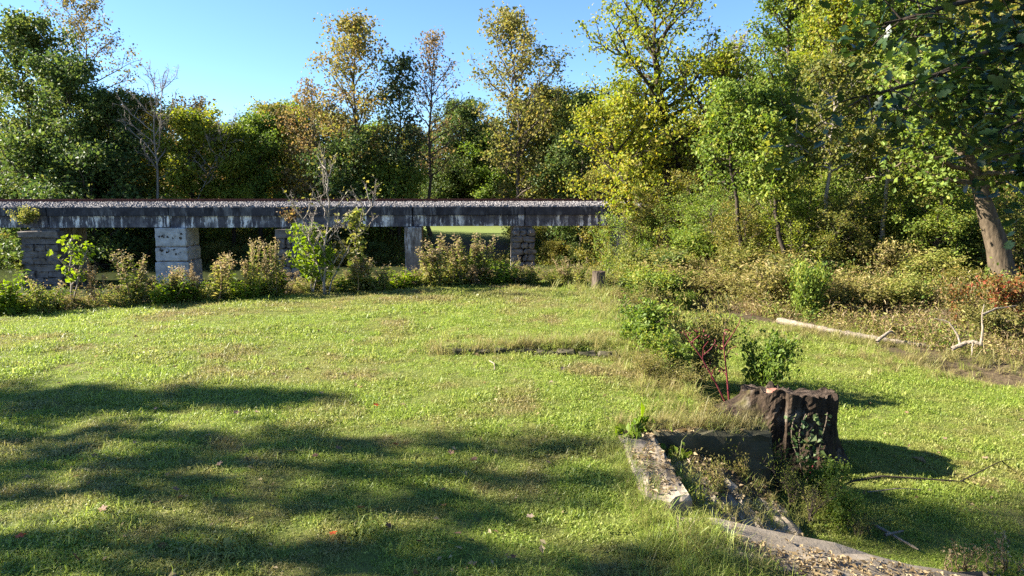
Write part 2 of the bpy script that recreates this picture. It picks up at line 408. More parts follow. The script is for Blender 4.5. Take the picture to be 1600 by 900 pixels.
a = Acc(); a.add([(-400, 14, WATER_Z), (70, 14, WATER_Z), (70, 130, WATER_Z), (-400, 130, WATER_Z)], [(0, 1, 2, 3)])
tag(link('river', a.mesh('river', M['water'])), 'still green brown river under the railway bridge', None, None, 'structure')
a = Acc()
cl = np.array([(15, 9.9), (12.5, 11.2), (10.8, 12.3), (9.6, 13.0), (8.9, 13.5)]); nrm = np.array([.5, .866])
Vc = np.concatenate([cl-nrm*.55, cl+nrm*.75]); k = len(cl)
cz = min(hz(*p) for p in cl[2:])+.13
a.add(np.column_stack([Vc, np.full(2*k, cz)]), [(i, i+1, k+i+1, k+i) for i in range(k-1)])
tag(link('creek', a.mesh('creek', M['creek'])), 'narrow dark creek at the edge of the lower lawn', None, None, 'structure')

# ------------------------------------------------------------------ bridge
BR_A = radians(4.0)
bx0, by0, _ = at_d(500, 352, 60.0)
bridge = thing('railway_bridge', 'long weathered concrete railway bridge on stone and concrete piers over the river', 'bridge', (bx0, by0, 0), BR_A)
ca, sa = cos(BR_A), sin(BR_A)
def bu(px):   # bridge coordinate along the deck for a photo column
    r = ray(px, 335); k = r[0]/r[1]
    return (k*by0-bx0)/(ca-k*sa)
GB, GT, DT = -.20, .80, 1.50
pier_px = [-130, 75, 265, 455, 645, 820, 985, 1150]
pu = [bu(p) for p in pier_px]
rb = np.random.default_rng(3)
ends = [pu[0]-14]+pu+[pu[-1]+30]
for i in range(len(ends)-1):
    u0, u1 = ends[i]+.045, ends[i+1]-.045; dz_ = float(rb.normal(0, .025)); dy_ = float(rb.normal(0, .03))
    a = Acc(); box(a, u0, u1, dy_*.5, 5.0, GB+dz_, GT-.04); link('girder', a.mesh('girder', M['girder']), bridge)
    a = Acc(); box(a, u0, u1, -.22+dy_, 5.22, GT+dz_, DT+.001*i); link('deck_slab', a.mesh('deck_slab', M['slab']), bridge)
    # pilaster over the pier
    a = Acc(); box(a, u1-.55, u1-.02, -.10, 0.02, GB+.02, GT-.004); link('pilaster', a.mesh('pilaster', M['girder']), bridge)
uA, uB = ends[0], ends[-1]
# ballast: a heaped bed of stones
a = Acc()
prof = [(-.10, DT+.002), (-.02, DT+.12), (.55, DT+.40), (4.45, DT+.40), (5.02, DT+.12), (5.1, DT+.002)]
V = [(u, p[0], p[1]) for u in (uA, uB) for p in prof]
a.add(V, [(i, i+1, 7+i, 6+i) for i in range(5)])
ns = 7000; uu = rb.uniform(bu(-40), bu(1060), ns); tt = rb.random(ns); vv = np.where(tt < .75, rb.uniform(-.08, .62, ns), rb.uniform(.62, 2.0, ns))
zz = np.interp(vv, [-.1, -.02, .55, 3], [DT, DT+.12, DT+.40, DT+.40])+rb.normal(0, .015, ns)
o8 = np.array([(1, 0, 0), (-1, 0, 0), (0, 1, 0), (0, -1, 0), (0, 0, 1), (0, 0, -1)], float)
f8 = np.array([(0, 2, 4), (2, 1, 4), (1, 3, 4), (3, 0, 4), (2, 0, 5), (1, 2, 5), (3, 1, 5), (0, 3, 5)])
sz = rb.uniform(.05, .10, (ns, 1, 1))
Q = o8[None]*sz*rb.uniform(.7, 1.3, (ns, 6, 1))
th = rb.uniform(0, pi, ns); R2 = np.stack([np.stack([np.cos(th), -np.sin(th), 0*th], -1), np.stack([np.sin(th), np.cos(th), 0*th], -1), np.stack([0*th, 0*th, 0*th+1], -1)], 1)
Q = np.einsum('nij,nkj->nki', R2, Q)+np.stack([uu, vv, zz], -1)[:, None]
tn = rb.random(ns)
a.add(Q.reshape(-1, 3), (f8[None]+np.arange(ns)[:, None, None]*6).reshape(-1, 3), 0, np.repeat(tn, 8))
link('ballast', a.mesh('ballast', M['ballast']), bridge)['kind'] = 'stuff'
# rails and sleepers
for v in (1.78, 3.22):
    a = Acc(); box(a, uA, uB, v-.07, v+.07, DT+.48, DT+.50); box(a, uA, uB, v-.012, v+.012, DT+.50, DT+.635); box(a, uA, uB, v-.036, v+.036, DT+.635, DT+.69)
    link('rail', a.mesh('rail', M['rust']), bridge)
a = Acc(); box(a, -.11, .11, 1.2, 3.8, DT+.32, DT+.478); sm = a.mesh('sleeper', M['sleeper'])
for u in np.arange(bu(-60), bu(1100), .6): link('sleeper', sm, bridge, (u, 0, 0))

def stone_pier(px, wpx, ztop, ncourse, label, cap=True, taper=.0, rough=.05, seed=0):
    r = np.random.default_rng(seed); u = bu(px); d = 60; wd = wpx/FPX*d
    p = link('pier', None, bridge, (u, 0, 0)); p['label'] = label
    p.empty_display_size = .2
    a = Acc(); box(a, -wd*.42, wd*.42, .35, 4.6, -6.5, GB-.01); link('pier_core', a.mesh('pier_core', M['pier']), p)
    zs = np.linspace(WATER_Z-.9, ztop, ncourse+1)
    for i in range(ncourse):
        f = 1+taper*(1-i/ncourse)+r.normal(0, .025); hw = wd/2*f; nst = 3 if i % 2 else 2
        cuts = np.sort(np.concatenate([[-hw, hw], (np.arange(1, nst)/nst-.5)*2*hw+r.normal(0, .08, nst-1)]))
        if cap and i >= ncourse-1: cuts = np.array([-hw*1.14, hw*1.14])
        for j in range(len(cuts)-1):
            a = Acc(); g = .018; y0 = -.55-r.uniform(0, .16)-(.12 if cap and i == ncourse-1 else 0)
            V, F = rough_box(cuts[j]+g, cuts[j+1]-g, y0, .75, zs[i]+g, zs[i+1]-g, r, .05, rough, 1); add_poly(a, V, F)
            link('stone', a.mesh('stone', M['stone']), p)
    return p
def concrete_pier(px, wpx, depth, mat, label, tiers, seed=0, y0=-.3):
    r = np.random.default_rng(seed); u = bu(px); wd = wpx/FPX*60
    p = link('pier', None, bridge, (u, 0, 0)); p['label'] = label; p.empty_display_size = .2
    a = Acc(); box(a, -wd/2+.05, wd/2-.05, y0+.06, y0+depth-.06, -6.5, GB-.06); link('pier_core', a.mesh('pier_core', M['pier']), p)
    for i in range(len(tiers)-1):
        z1, z0 = tiers[i], tiers[i+1]; a = Acc(); e = .05*i
        V, F = rough_box(-wd/2-e, wd/2+e, y0-e, y0+depth, z0+.055, z1-.055, r, .018, .06, 4); add_poly(a, V, F)
        for k, f in enumerate(a.F): pass
        link('pier_block', a.mesh('pier_block', mat if not isinstance(mat, list) else mat[min(i, len(mat)-1)]), p)
    return p
stone_pier(64, 50, -.45, 10, 'leftmost pier of stacked rough stone courses', seed=1, taper=.12)
concrete_pier(266, 46, 3.0, M['pier_white'], 'whitewashed concrete pier with dark joints', [GB-.004, -1.9, -3.15, -6.5], 2)
stone_pier(453, 38, -.35, 7, 'crumbling stone pier with a flat cap behind the bare sapling', seed=3, rough=.10)
concrete_pier(645, 26, 3.2, M['pier'], 'plain grey concrete pier near the middle', [GB-.004, -6.5], 4)
stone_pier(818, 36, -.5, 10, 'stone pier beside open water right of the tall weeds', cap=False, seed=5, rough=.12, taper=.1)
concrete_pier(984, 40, 3.4, M['pier'], 'wide dark concrete pier half hidden by creeper', [GB-.004, -6.5], 6)
concrete_pier(-130, 46, 3.0, M['pier'], 'grey concrete pier', [GB-.004, -6.5], 7)
concrete_pier(1150, 46, 3.4, M['pier'], 'grey concrete abutment', [GB-.004, -6.5], 8)
# dark weathering marks on the whitewashed pier: flakes of black lichen standing a little proud
white_pier = [c for c in bridge.children if c.name.startswith('pier') and 'whitewashed' in c.get('label', '')][0]
a = Acc(); r = np.random.default_rng(5); wd = 46/FPX*60
for k in range(34):
    x = r.uniform(-wd*.36, wd*.40); z = r.choice([r.uniform(-1.2, -.75), r.uniform(-2.25, -1.98), r.uniform(-2.6, -2.2)])
    s = r.uniform(.03, .11); n = 7; an = np.arange(n)*2*pi/n; rr = s*r.uniform(.5, 1.2, n); e = .05*(1 if z < -1.9 else 0)
    V = [(x+rr[i]*cos(an[i]), -.312-e, z+rr[i]*sin(an[i])*1.2) for i in range(n)]+[(x, -.325-e, z)]
    a.add(V, [(i, n, (i+1) % n) for i in range(n)])
link('lichen', a.mesh('lichen', M['bark_dark']), white_pier)['kind'] = 'stuff'

# ------------------------------------------------------------------ trees
def tree_parts(seed, H=16, r0=.22, base=.25, R=5, nl=26, nsub=7, ntw=4, nleaf=9000, L=.35, sig=.45, prof='round', up0=.2, up1=1.0,
               lean=(0, 0), wob=.02, leaf='leaf_green', bark='bark', fork=0, aspect=.7, trunk_sides=9, thin=0.0, droop=0.0, leaf_up=.5, twig=.012):
    r = np.random.default_rng(seed); acc = Acc()
    stems = []
    K = 14; t = np.linspace(0, 1, K)
    def stem(p0, d, h, rad, k=K):
        tt = np.linspace(0, 1, k); wx = np.cumsum(r.normal(0, wob, k))*h*.35; wy = np.cumsum(r.normal(0, wob, k))*h*.35
        wx -= wx[0]; wy -= wy[0]
        P = np.stack([p0[0]+d[0]*h*tt**1.2+wx, p0[1]+d[1]*h*tt**1.2+wy, p0[2]+h*tt], -1)
        rr = rad*(1-tt)**.85+.02*rad+.008; rr[0] *= 1.35
        return P, rr
    P, rr = stem((0, 0, -.2), lean, H, r0); stems.append((P, rr, base, 1.0))
    tubes(acc, P, rr, trunk_sides)
    for f in range(fork):
        ang = r.uniform(0, 2*pi) if fork > 2 else f*pi+r.uniform(-.6, .6)
        d = (lean[0]+cos(ang)*r.uniform(.25, .5), lean[1]+sin(ang)*r.uniform(.2, .4)); hh = H*r.uniform(.62, .85)
        P2, rr2 = stem((0, 0, -.1), d, hh, r0*.62); stems.append((P2, rr2, base*1.3, .7)); tubes(acc, P2, rr2, 6)
    anchors = []
    for (P, rr, bs, wt) in stems:
        n = max(3, int(nl*wt)); s = (np.arange(n)+r.random(n))/n; s = np.clip(s, 0, .995)
        tt = bs+(1-bs)*s; q = tt*(K-1); i = np.minimum(q.astype(int), K-2); f = (q-i)[:, None]
        p0 = P[i]*(1-f)+P[i+1]*f; rad = rr[i]*.5+.008
        if prof == 'round': pr = np.sqrt(np.maximum(0, 1-((s-.42)/.62)**2))
        elif prof == 'cone': pr = (1-s)**.8+.06
        elif prof == 'oval': pr = np.sqrt(np.maximum(.03, 1-((s-.45)/.56)**2))*(.75+.25*(1-s))
        else: pr = .55+.45*np.sin(s*pi)**.7
        Ln = R*wt**.5*np.maximum(pr, .10)*r.uniform(.7, 1.15, n)
        az = np.arange(n)*2.4+r.uniform(-.5, .5, n)
        el = up0+(up1-up0)*s+r.normal(0, .12, n)
        d = np.stack([np.cos(az)*np.cos(el), np.sin(az)*np.cos(el), np.sin(el)], -1)
        k = 6; u = np.linspace(0, 1, k)
        side = unit(np.cross(d, np.array([0, 0, 1.0])))
        bend = (r.normal(0, .12, n)[:, None, None]*side[:, None]+np.array([0, 0, .16-droop]))*(u**2)[None, :, None]
        wobb = np.cumsum(r.normal(0, .035, (n, k, 3)), 1); wobb[:, 0] = 0
        LP = p0[:, None]+Ln[:, None, None]*(d[:, None]*u[None, :, None]+bend+wobb)
        LR = rad[:, None]*(1-u)[None]**.8+twig*.8
        tubes(acc, LP, LR, 5)
        # sub-branches
        m = nsub; su = .22+.78*(np.arange(m)+r.random((n, m)))/m; su = np.clip(su, 0, .999)
        qi = su*(k-1); ii = np.minimum(qi.astype(int), k-2); ff = (qi-ii)[..., None]; ar = np.arange(n)[:, None]
        sp = LP[ar, ii]*(1-ff)+LP[ar, ii+1]*ff; sd = unit(LP[ar, ii+1]-LP[ar, ii])
        rnd = unit(r.normal(size=(n, m, 3))+np.array([0, 0, .25])); sdv = unit(sd*.75+rnd*.85)
        sl = Ln[:, None]*r.uniform(.22, .45, (n, m))*(1.15-su*.55)
        k2 = 4; u2 = np.linspace(0, 1, k2)
        SP = sp[:, :, None]+sl[..., None, None]*(sdv[:, :, None]*u2[None, None, :, None]+np.cumsum(r.normal(0, .05, (n, m, k2, 3)), 2)*(u2 > 0)[None, None, :, None]+np.array([0, 0, .10-droop])*(u2**2)[None, None, :, None])
        SR = (rad[:, None]*.34)[..., None]*(1-u2)[None, None]+twig*.6
        SP = SP.reshape(-1, k2, 3); SR = np.broadcast_to(SR, (n, m, k2)).reshape(-1, k2); tubes(acc, SP, SR, 3)
        # twigs
        N2 = len(SP); tw = r.uniform(.25, 1, (N2, ntw)); qi = tw*(k2-1); ii = np.minimum(qi.astype(int), k2-2); ff = (qi-ii)[..., None]; ar = np.arange(N2)[:, None]
        tp = SP[ar, ii]*(1-ff)+SP[ar, ii+1]*ff; td = unit(unit(SP[ar, ii+1]-SP[ar, ii])*.6+unit(r.normal(size=(N2, ntw, 3)))*.9)
        tl = np.repeat(sl.reshape(-1), ntw).reshape(N2, ntw)*r.uniform(.3, .6, (N2, ntw))
        u3 = np.linspace(0, 1, 3)
        TP = (tp[:, :, None]+tl[..., None, None]*(td[:, :, None]*u3[None, None, :, None]+np.cumsum(r.normal(0, .06, (N2, ntw, 3, 3)), 2)*(u3 > 0)[None, None, :, None])).reshape(-1, 3, 3)
        tubes(acc, TP, np.broadcast_to(np.array([1, .7, .4])*twig*.8, (len(TP), 3)), 3)
        anchors.append(np.concatenate([TP[:, 2], TP[:, 1], SP[:, 3], LP[:, 5]]))
    A = np.concatenate(anchors); crown = None
    f = H/np.percentile(A[:, 2], 99.8); A[:, 2] *= f
    for v in acc.V: v[:, 2] *= f
    trunk = acc.mesh('trunk', M[bark], True)
    if nleaf:
        keep = r.random(len(A)) > thin; A = A[keep]; ctone = r.random(len(A))
        j = r.integers(0, len(A), nleaf)
        LPs = A[j]+r.normal(0, sig, (nleaf, 3))*np.array([1, 1, .8])
        ok = LPs[:, 2] > .25; LPs = LPs[ok]; j = j[ok]
        la = Acc(); leaves(la, LPs, L, r, leaf_up, aspect, np.clip(.55*ctone[j]+.45*r.random(len(j)), 0, 1))
        crown = la.mesh('crown', M[leaf])
    return trunk, crown
def tree(name, label, cat, trunk, crown, loc, rz=0, sc=(1, 1, 1), group=None):
    t = thing(name, label, cat, loc, rz, group); t.scale = sc
    link('trunk', trunk, t)
    if crown is not None: link('crown', crown, t)
    return t

# kinds shared by several trees; each entry keeps the height it was made at
KIND = {}
def kind(k, H, **kw): KIND[k] = (H, kw)
kind('broad_green', 16, R=4.6, r0=.28, bark='bark_dark', base=.24, thin=0.4, nleaf=14000, L=.27, leaf='leaf_green', seed=11)
kind('broad_yellow', 16, R=4.4, r0=.28, bark='bark_dark', base=.24, thin=0.4, nleaf=14000, L=.27, leaf='leaf_yellow', seed=12)
kind('broad_olive', 17, R=4.8, r0=.28, bark='bark_dark', base=.24, thin=0.4, nleaf=14000, L=.27, leaf='leaf_olive', seed=13)
kind('broad_dark', 18, R=5.2, base=.08, thin=0.3, nleaf=20000, L=.26, leaf='leaf_dark', seed=14)
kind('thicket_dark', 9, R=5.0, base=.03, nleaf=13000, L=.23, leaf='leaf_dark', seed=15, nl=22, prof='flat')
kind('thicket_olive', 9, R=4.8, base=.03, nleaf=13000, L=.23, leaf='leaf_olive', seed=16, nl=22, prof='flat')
kind('thicket_green', 8, R=4.2, base=.03, nleaf=13000, L=.23, leaf='leaf_green', seed=17, nl=22, prof='flat')
kind('rusty', 17, R=5.2, base=.22, nleaf=4200, L=.32, leaf='leaf_rust', bark='bark', seed=18, thin=.35, twig=.02)
kind('conifer', 15, R=4.0, base=.12, nleaf=9000, L=.34, leaf='leaf_cedar', seed=19, prof='cone', up0=0, up1=.4, aspect=.35, sig=.3)
PROTO = {}
def place(k, label, px, topy, D, wpx=None, cat='tree', name=None, group=None, rz=None, seed=None):
    H, kw = KIND[k]; x, y, zt = at_d(px, topy, D); zg = min(hz(x, y), 40)
    h = zt-zg; s = h/H
    if wpx: sxy = (wpx/FPX*D)/(2*kw['R'])
    else: sxy = s
    sxy = float(np.clip(sxy, 1.0*s, 1.4*s))
    rz = RNG.uniform(0, 6.28) if rz is None else rz
    if seed is not None or k not in PROTO:
        kk = dict(kw); 
        if seed is not None: kk['seed'] = seed
        tr, cr = tree_parts(H=H, **kk)
        t = tree(name or 'tree', label, cat, tr, cr, (x, y, zg), rz, (sxy, sxy, s), group)
        if seed is None: PROTO[k] = t
        return t
    return dup(PROTO[k], (x, y, zg), rz, (sxy, sxy, s), label, cat, group, name or PROTO[k].name.split('.')[0])

G1 = 'trees beyond the railway bridge'
def special(name, label, px, topy, D, wpx, group=G1, **kw):
    x, y, zt = at_d(px, topy, D); zg = hz(x, y); H = zt-zg
    kw.setdefault('R', wpx/FPX*D/2)
    tr, cr = tree_parts(H=H, **kw); return tree(name, label, 'tree', tr, cr, (x, y, zg), 0, (1, 1, 1), group)
# -- far bank, left to right
place('broad_dark', 'dense dark green tree at the left edge of the photo', 20, 28, 84, 170, group=G1)
special('autumn_tree', 'tallest rusty half bare tree rising behind the dark trees at far left', 118, -14, 92, 190, seed=21, r0=.3, base=.3, nl=30, nleaf=5200, L=.30, leaf='leaf_rust', thin=.3, sig=.5, prof='oval', twig=.022)
place('broad_dark', 'dark green tree under the tall rusty tree', 105, 92, 80, 170, group=G1)
place('broad_dark', 'dark bushy tree left of the bare pale tree', 165, 142, 80, 120, group=G1)
place('thicket_dark', 'low dark thicket above the leftmost stone pier', 50, 205, 76, 130, group=G1)
place('thicket_dark', 'low dark thicket between leftmost stone pier and white pier', 140, 225, 75, 120, group=G1)
place('broad_olive', 'grey olive tree directly behind the bare pale tree', 205, 152, 86, 100, group=G1)
special('bare_tree', 'bare pale tree with fine upright twigs against the sky', 243, 96, 78, 95, seed=22, r0=.2, base=.50, nl=18, nsub=8, ntw=4, nleaf=0, bark='bark_pale', prof='flat', R=5.2, up0=.75, up1=1.1, twig=.026, fork=1)
place('broad_yellow', 'yellow green tree with visible dark trunk right of the bare tree', 285, 168, 80, 120, group=G1)
place('rusty', 'thin brown crown peeping over the yellow green tree', 300, 155, 96, 90, group=G1)
place('broad_yellow', 'small yellow green tree beside the lowest dip in the tree line', 352, 198, 82, 90, group=G1)
place('broad_green', 'light green tree right of the dip in the tree line', 402, 178, 84, 100, group=G1)
place('broad_olive', 'olive tree left of the rusty crown', 440, 165, 88, 100, group=G1)
special('autumn_tree', 'rust orange half bare tree leaning against the tulip tree', 492, 128, 84, 150, seed=23, r0=.18, base=.3, nl=24, nleaf=3600, L=.30, leaf='leaf_rust', thin=.3, sig=.5, twig=.022)
special('tulip_tree', 'tall yellow brown tree above the bare sapling', 556, 26, 84, 165, seed=24, r0=.28, base=.28, nl=34, nleaf=7500, L=.32, leaf='leaf_tulip', thin=.25, sig=.55, prof='oval', up0=.45, up1=1.1, twig=.022)
special('pine_tree', 'sparse dark tree between the two tall yellow brown trees', 617, 84, 82, 85, seed=25, r0=.2, base=.42, nl=20, nleaf=3600, L=.34, leaf='leaf_cedar', thin=.4, sig=.55, bark='bark_dark', twig=.022)
special('tulip_tree', 'tall slender nearly leafless tree with pale brown twigs', 668, 52, 86, 120, seed=26, r0=.24, base=.30, nl=32, nleaf=2500, L=.28, leaf='leaf_rust', thin=.2, sig=.5, prof='oval', up0=.5, up1=1.1, twig=.024)
place('broad_dark', 'dark green spreading tree right of the nearly leafless tree', 725, 160, 116, 120, group=G1)
special('tulip_tree', 'tall yellow brown tree with dark trunk nearest the right hand wood', 806, 20, 80, 190, seed=27, r0=.30, base=.24, nl=36, nleaf=9000, L=.32, leaf='leaf_tulip', thin=.25, sig=.55, prof='oval', up0=.4, up1=1.1, twig=.022)
place('broad_green', 'bright green tree at the foot of the tall tree with dark trunk', 765, 205, 113, 120, group=G1)
place('broad_olive', 'olive tree right of the tall tree with dark trunk', 868, 140, 84, 110, group=G1)
place('broad_dark', 'dark tree half hidden behind the yellow green maple', 905, 150, 78, 100, group=G1)
place('thicket_green', 'pale green round thicket above the middle of the bridge', 608, 250, 83, 90, group=G1)
place('thicket_dark', 'dark thicket right of the pale green round thicket', 690, 250, 114, 90, group=G1)
place('thicket_green', 'bright green thicket below the tall tree with dark trunk', 785, 255, 112, 90, group=G1)
place('thicket_dark', 'dark thicket under the tall yellow brown tree', 545, 215, 83, 110, group=G1)
place('thicket_olive', 'olive thicket left of the yellow green maple', 868, 235, 110, 90, group=G1)
ROW2 = ['behind the dark trees left of the bare tree', 'directly behind the whitewashed pier', 'between the bare tree and the dip in the skyline', 'right under the lowest dip in the skyline', 'behind the crumbling stone pier', 'behind the rusty leaning tree', 'left of the trunk of the first tall yellow brown tree', 'right of the trunk of the first tall yellow brown tree',
        'behind the plain grey pier', 'right of the slender nearly leafless tree', 'above the lit strip of far field', 'behind the last stone pier', 'left of the yellow green maples']
for k, (kk, px, ty) in enumerate([('broad_olive', 180, 172), ('broad_yellow', 250, 172), ('broad_green', 318, 186), ('broad_olive', 375, 192), ('broad_yellow', 425, 166), ('broad_green', 470, 158), ('broad_olive', 525, 178), ('broad_green', 585, 192), ('broad_olive', 640, 200), ('broad_dark', 705, 172), ('broad_yellow', 760, 192), ('broad_olive', 835, 158), ('broad_green', 880, 150)]):
    place(kk, kk.split('_')[1]+' second row tree '+ROW2[k], px, ty, 116+(k*5)%9, 120, group='second row trees behind the bridge')
# shaded bushes on the far river bank seen under the deck
G2 = 'bushes on the far river bank'
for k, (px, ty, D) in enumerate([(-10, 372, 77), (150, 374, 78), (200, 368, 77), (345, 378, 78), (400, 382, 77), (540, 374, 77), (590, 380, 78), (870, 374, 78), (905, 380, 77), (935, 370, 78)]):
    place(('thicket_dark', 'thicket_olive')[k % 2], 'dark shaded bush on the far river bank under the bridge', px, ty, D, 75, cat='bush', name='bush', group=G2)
# far wood that closes the view
r = np.random.default_rng(31); la = Acc(); n = 60000
xx = r.uniform(-190, 120, n); yy = r.uniform(122, 150, n)
cell = np.floor(xx/7).astype(int); topv = 13+np.random.default_rng(9).random(200)[cell % 200]*7+np.where(xx > 20, 4, 0)
topv = np.where((xx > -62) & (xx < -48), topv*.7, topv)
zz = height(xx, yy)+topv*np.sqrt(np.maximum(0, 1-((xx/7-cell-.5)/.62)**2))*r.uniform(.05, 1, n)**.6
leaves(la, np.stack([xx, yy, zz], -1), .75, r, .4, .75, np.clip(np.random.default_rng(4).random(200)[cell % 200]*.6+r.random(n)*.4, 0, 1))
tag(link('far_wood', la.mesh('far_wood', M['leaf_olive'])), 'far olive wood closing the view behind the nearer trees', 'wood', None, 'stuff')

# -- right hand wood, nearer
G3 = 'trees on the right hand bank'
def near(name, label, px, topy, D, wpx, base_px=None, **kw):
    bx = px if base_px is None else base_px
    xb, yb, _ = at_d(bx, 400, D); x, y, zt = at_d(px, topy, D); zg = hz(xb, yb)
    H = zt-zg; kw.setdefault('R', wpx/FPX*D/2)
    tr, cr = tree_parts(H=H, lean=((x-xb)/H, 0), **kw)
    return tree(name, label, 'tree', tr, cr, (xb, yb, zg), 0, (1, 1, 1), G3)
near('maple_tree', 'yellow green maple with forked dark trunk standing over the bridge end', 1030, -50, 33, 270, 1048, seed=41, r0=.30, base=.30, nl=30, nsub=8, nleaf=15000, L=.155, leaf='leaf_yellow', sig=.24, thin=.45, prof='oval', up0=.15, up1=1.0, bark='bark_dark', twig=.016, fork=1)
near('maple_tree', 'yellow green maple leaning left in front of the bridge end', 945, 150, 32, 170, 1012, seed=42, r0=.17, base=.28, nl=22, nsub=8, nleaf=7000, L=.145, leaf='leaf_yellow', sig=.24, thin=.5, bark='bark_dark', twig=.012, droop=.1)
near('young_maple_tree', 'slim leaning maple between the two larger maples', 985, 120, 34, 130, 1030, seed=43, r0=.14, base=.42, nl=24, nsub=7, nleaf=6500, L=.145, leaf='leaf_yellow', sig=.24, thin=.4, bark='bark_dark')
near('twiggy_tree', 'bare grey twiggy tree right of the maple top', 1150, 45, 48, 140, seed=44, r0=.20, base=.3, nl=30, nsub=9, ntw=5, nleaf=900, L=.18, leaf='leaf_tulip', bark='bark_pale', prof='oval', up0=.5, up1=1.2, twig=.013)
near('oak_tree', 'olive green tree standing right of the forked maple', 1120, 165, 40, 190, seed=45, r0=.22, base=.05, nl=36, nsub=8, nleaf=19000, L=.16, leaf='leaf_olive', sig=.28, thin=.4)
near('elm_tree', 'tall green tree at the top edge right of the bare twiggy tree', 1235, -60, 42, 190, seed=46, r0=.30, base=.12, nl=44, nsub=8, nleaf=23000, L=.165, leaf='leaf_green', sig=.26, thin=.45, prof='oval')
near('elm_tree', 'yellow tinged tall tree behind the pale dead snag', 1330, -80, 38, 200, seed=47, r0=.30, base=.12, nl=44, nsub=8, nleaf=23000, L=.16, leaf='leaf_yellow', sig=.26, thin=.45, prof='oval')
near('elm_tree', 'olive tree behind the pale forked dead branches', 1215, 110, 33, 200, seed=48, r0=.2, base=.06, nl=36, nsub=8, nleaf=21000, L=.14, leaf='leaf_green', sig=.25, thin=.4, prof='flat')
near('elm_tree', 'tall green tree at the right behind the overhanging branch', 1430, -60, 36, 240, seed=49, r0=.3, base=.1, nl=44, nsub=8, nleaf=23000, L=.16, leaf='leaf_green', sig=.26, thin=.4)
near('elm_tree', 'olive tree at the right edge behind the overhanging branch', 1560, -60, 34, 240, seed=50, r0=.3, base=.1, nl=40, nsub=8, nleaf=15000, L=.20, leaf='leaf_olive', sig=.28, thin=.4)
near('beech_tree', 'leaning smooth barked tree with thick pale trunk at the right edge', 1490, 60, 20, 320, 1578, seed=51, r0=.36, base=.55, nl=22, nsub=7, nleaf=9000, L=.14, leaf='leaf_green', sig=.28, bark='bark_sun', trunk_sides=14, wob=.012)
near('oak_tree', 'low yellow green tree between the maple and the olive tree', 1065, 270, 36, 130, seed=52, r0=.13, base=.05, nl=26, nsub=7, nleaf=7000, L=.17, leaf='leaf_yellow', sig=.24, thin=.3)
near('dead_snag', 'pale dead trunk standing in the leaves right of centre', 1240, 135, 30, 40, seed=53, r0=.055, base=.55, nl=6, nsub=3, ntw=2, nleaf=0, bark='driftwood', twig=.01)
near('dead_tree', 'fallen forked dead tree with bleached crooked limbs', 1325, 215, 27, 110, 1320, seed=54, r0=.085, base=.35, nl=10, nsub=4, ntw=3, nleaf=0, bark='driftwood', twig=.012, wob=.05, up0=-.2, up1=.4)
for k, (lab, px, ty, bpx, D, wp, bs) in enumerate([('slim dark trunked tree rising clear of the shrubs right of the forked maple', 1150, 130, 1165, 23.5, 110, .5), ('slim pale trunked tree above the middle of the right bank', 1300, 90, 1292, 23, 120, .5),
        ('thin dark leaning tree above the long log', 1215, 170, 1240, 22.5, 90, .5), ('slim pale tree close to the overhanging oak leaves', 1390, 110, 1372, 22.5, 110, .5), ('thin dark tree left of the leaning thick trunk', 1480, 150, 1462, 21.5, 90, .5)]):
    near('slim_tree', lab, px, ty, D, wp, bpx, seed=400+k, r0=.085, base=bs, nl=18, nsub=6, nleaf=4200, L=.12, leaf=('leaf_green', 'leaf_olive')[k % 2], sig=.2, thin=.35, bark=('bark_dark', 'bark_pale')[k % 2], wob=.03, twig=.012)
# young trees and tall brush that fill the wood's edge
kind('young_green', 6, R=2.4, base=.16, nleaf=7500, L=.12, leaf='leaf_green', seed=63, sig=.20, thin=.3, nl=18, nsub=6, r0=.07, prof='flat', fork=1)
kind('young_yellow', 6, R=2.4, base=.20, nleaf=7000, L=.12, leaf='leaf_yellow', seed=64, sig=.20, thin=.35, nl=18, nsub=6, r0=.07, prof='flat', fork=1)
kind('young_olive', 6, R=2.4, base=.12, nleaf=7500, L=.12, leaf='leaf_olive', seed=65, sig=.20, thin=.3, nl=18, nsub=6, r0=.07, prof='flat', fork=1)
r = np.random.default_rng(66)
YOUNG = ['at the right foot of the forked maple', 'right of the forked maple trunk', 'behind the rounded pale shrub', 'below the bare twiggy tree', 'just left of the bleached bending branch', 'directly behind the bleached bending branch', 'low in front of the pale snag', 'close behind the pale snag', 'right of the pale snag at its foot', 'at the left of the forked dead tree',
         'in front of the forked dead tree', 'right of the forked dead tree', 'above the middle of the long log', 'behind the tips of the overhanging oak', 'left of the thick leaning trunk', 'high behind the thick leaning trunk', 'close beside the thick leaning trunk', 'at the right edge beyond the thick leaning trunk', 'high between the two maples and the wood', 'under the crown of the bare twiggy tree', 'tall above the bleached bending branch', 'tall left of the overhanging oak leaves']
for k, (px, ty, D) in enumerate([(1075, 300, 29), (1110, 235, 31), (1150, 270, 29), (1165, 200, 33), (1195, 290, 27), (1225, 215, 31), (1250, 270, 28), (1275, 175, 32), (1290, 260, 27), (1320, 200, 30), (1345, 285, 26), (1370, 225, 29),
                                 (1400, 300, 25), (1425, 230, 28), (1470, 270, 26), (1500, 220, 28), (1545, 260, 26), (1600, 240, 27), (1085, 190, 36), (1140, 160, 38), (1210, 140, 37), (1300, 110, 36)]):
    place(('young_green', 'young_olive', 'young_green', 'young_yellow', 'young_olive')[k % 5], ('green', 'olive', 'green', 'yellowish', 'olive')[k % 5]+' young tree '+YOUNG[k], px, ty, D, r.uniform(90, 140), name='young_tree', group='young trees along the edge of the right hand wood')
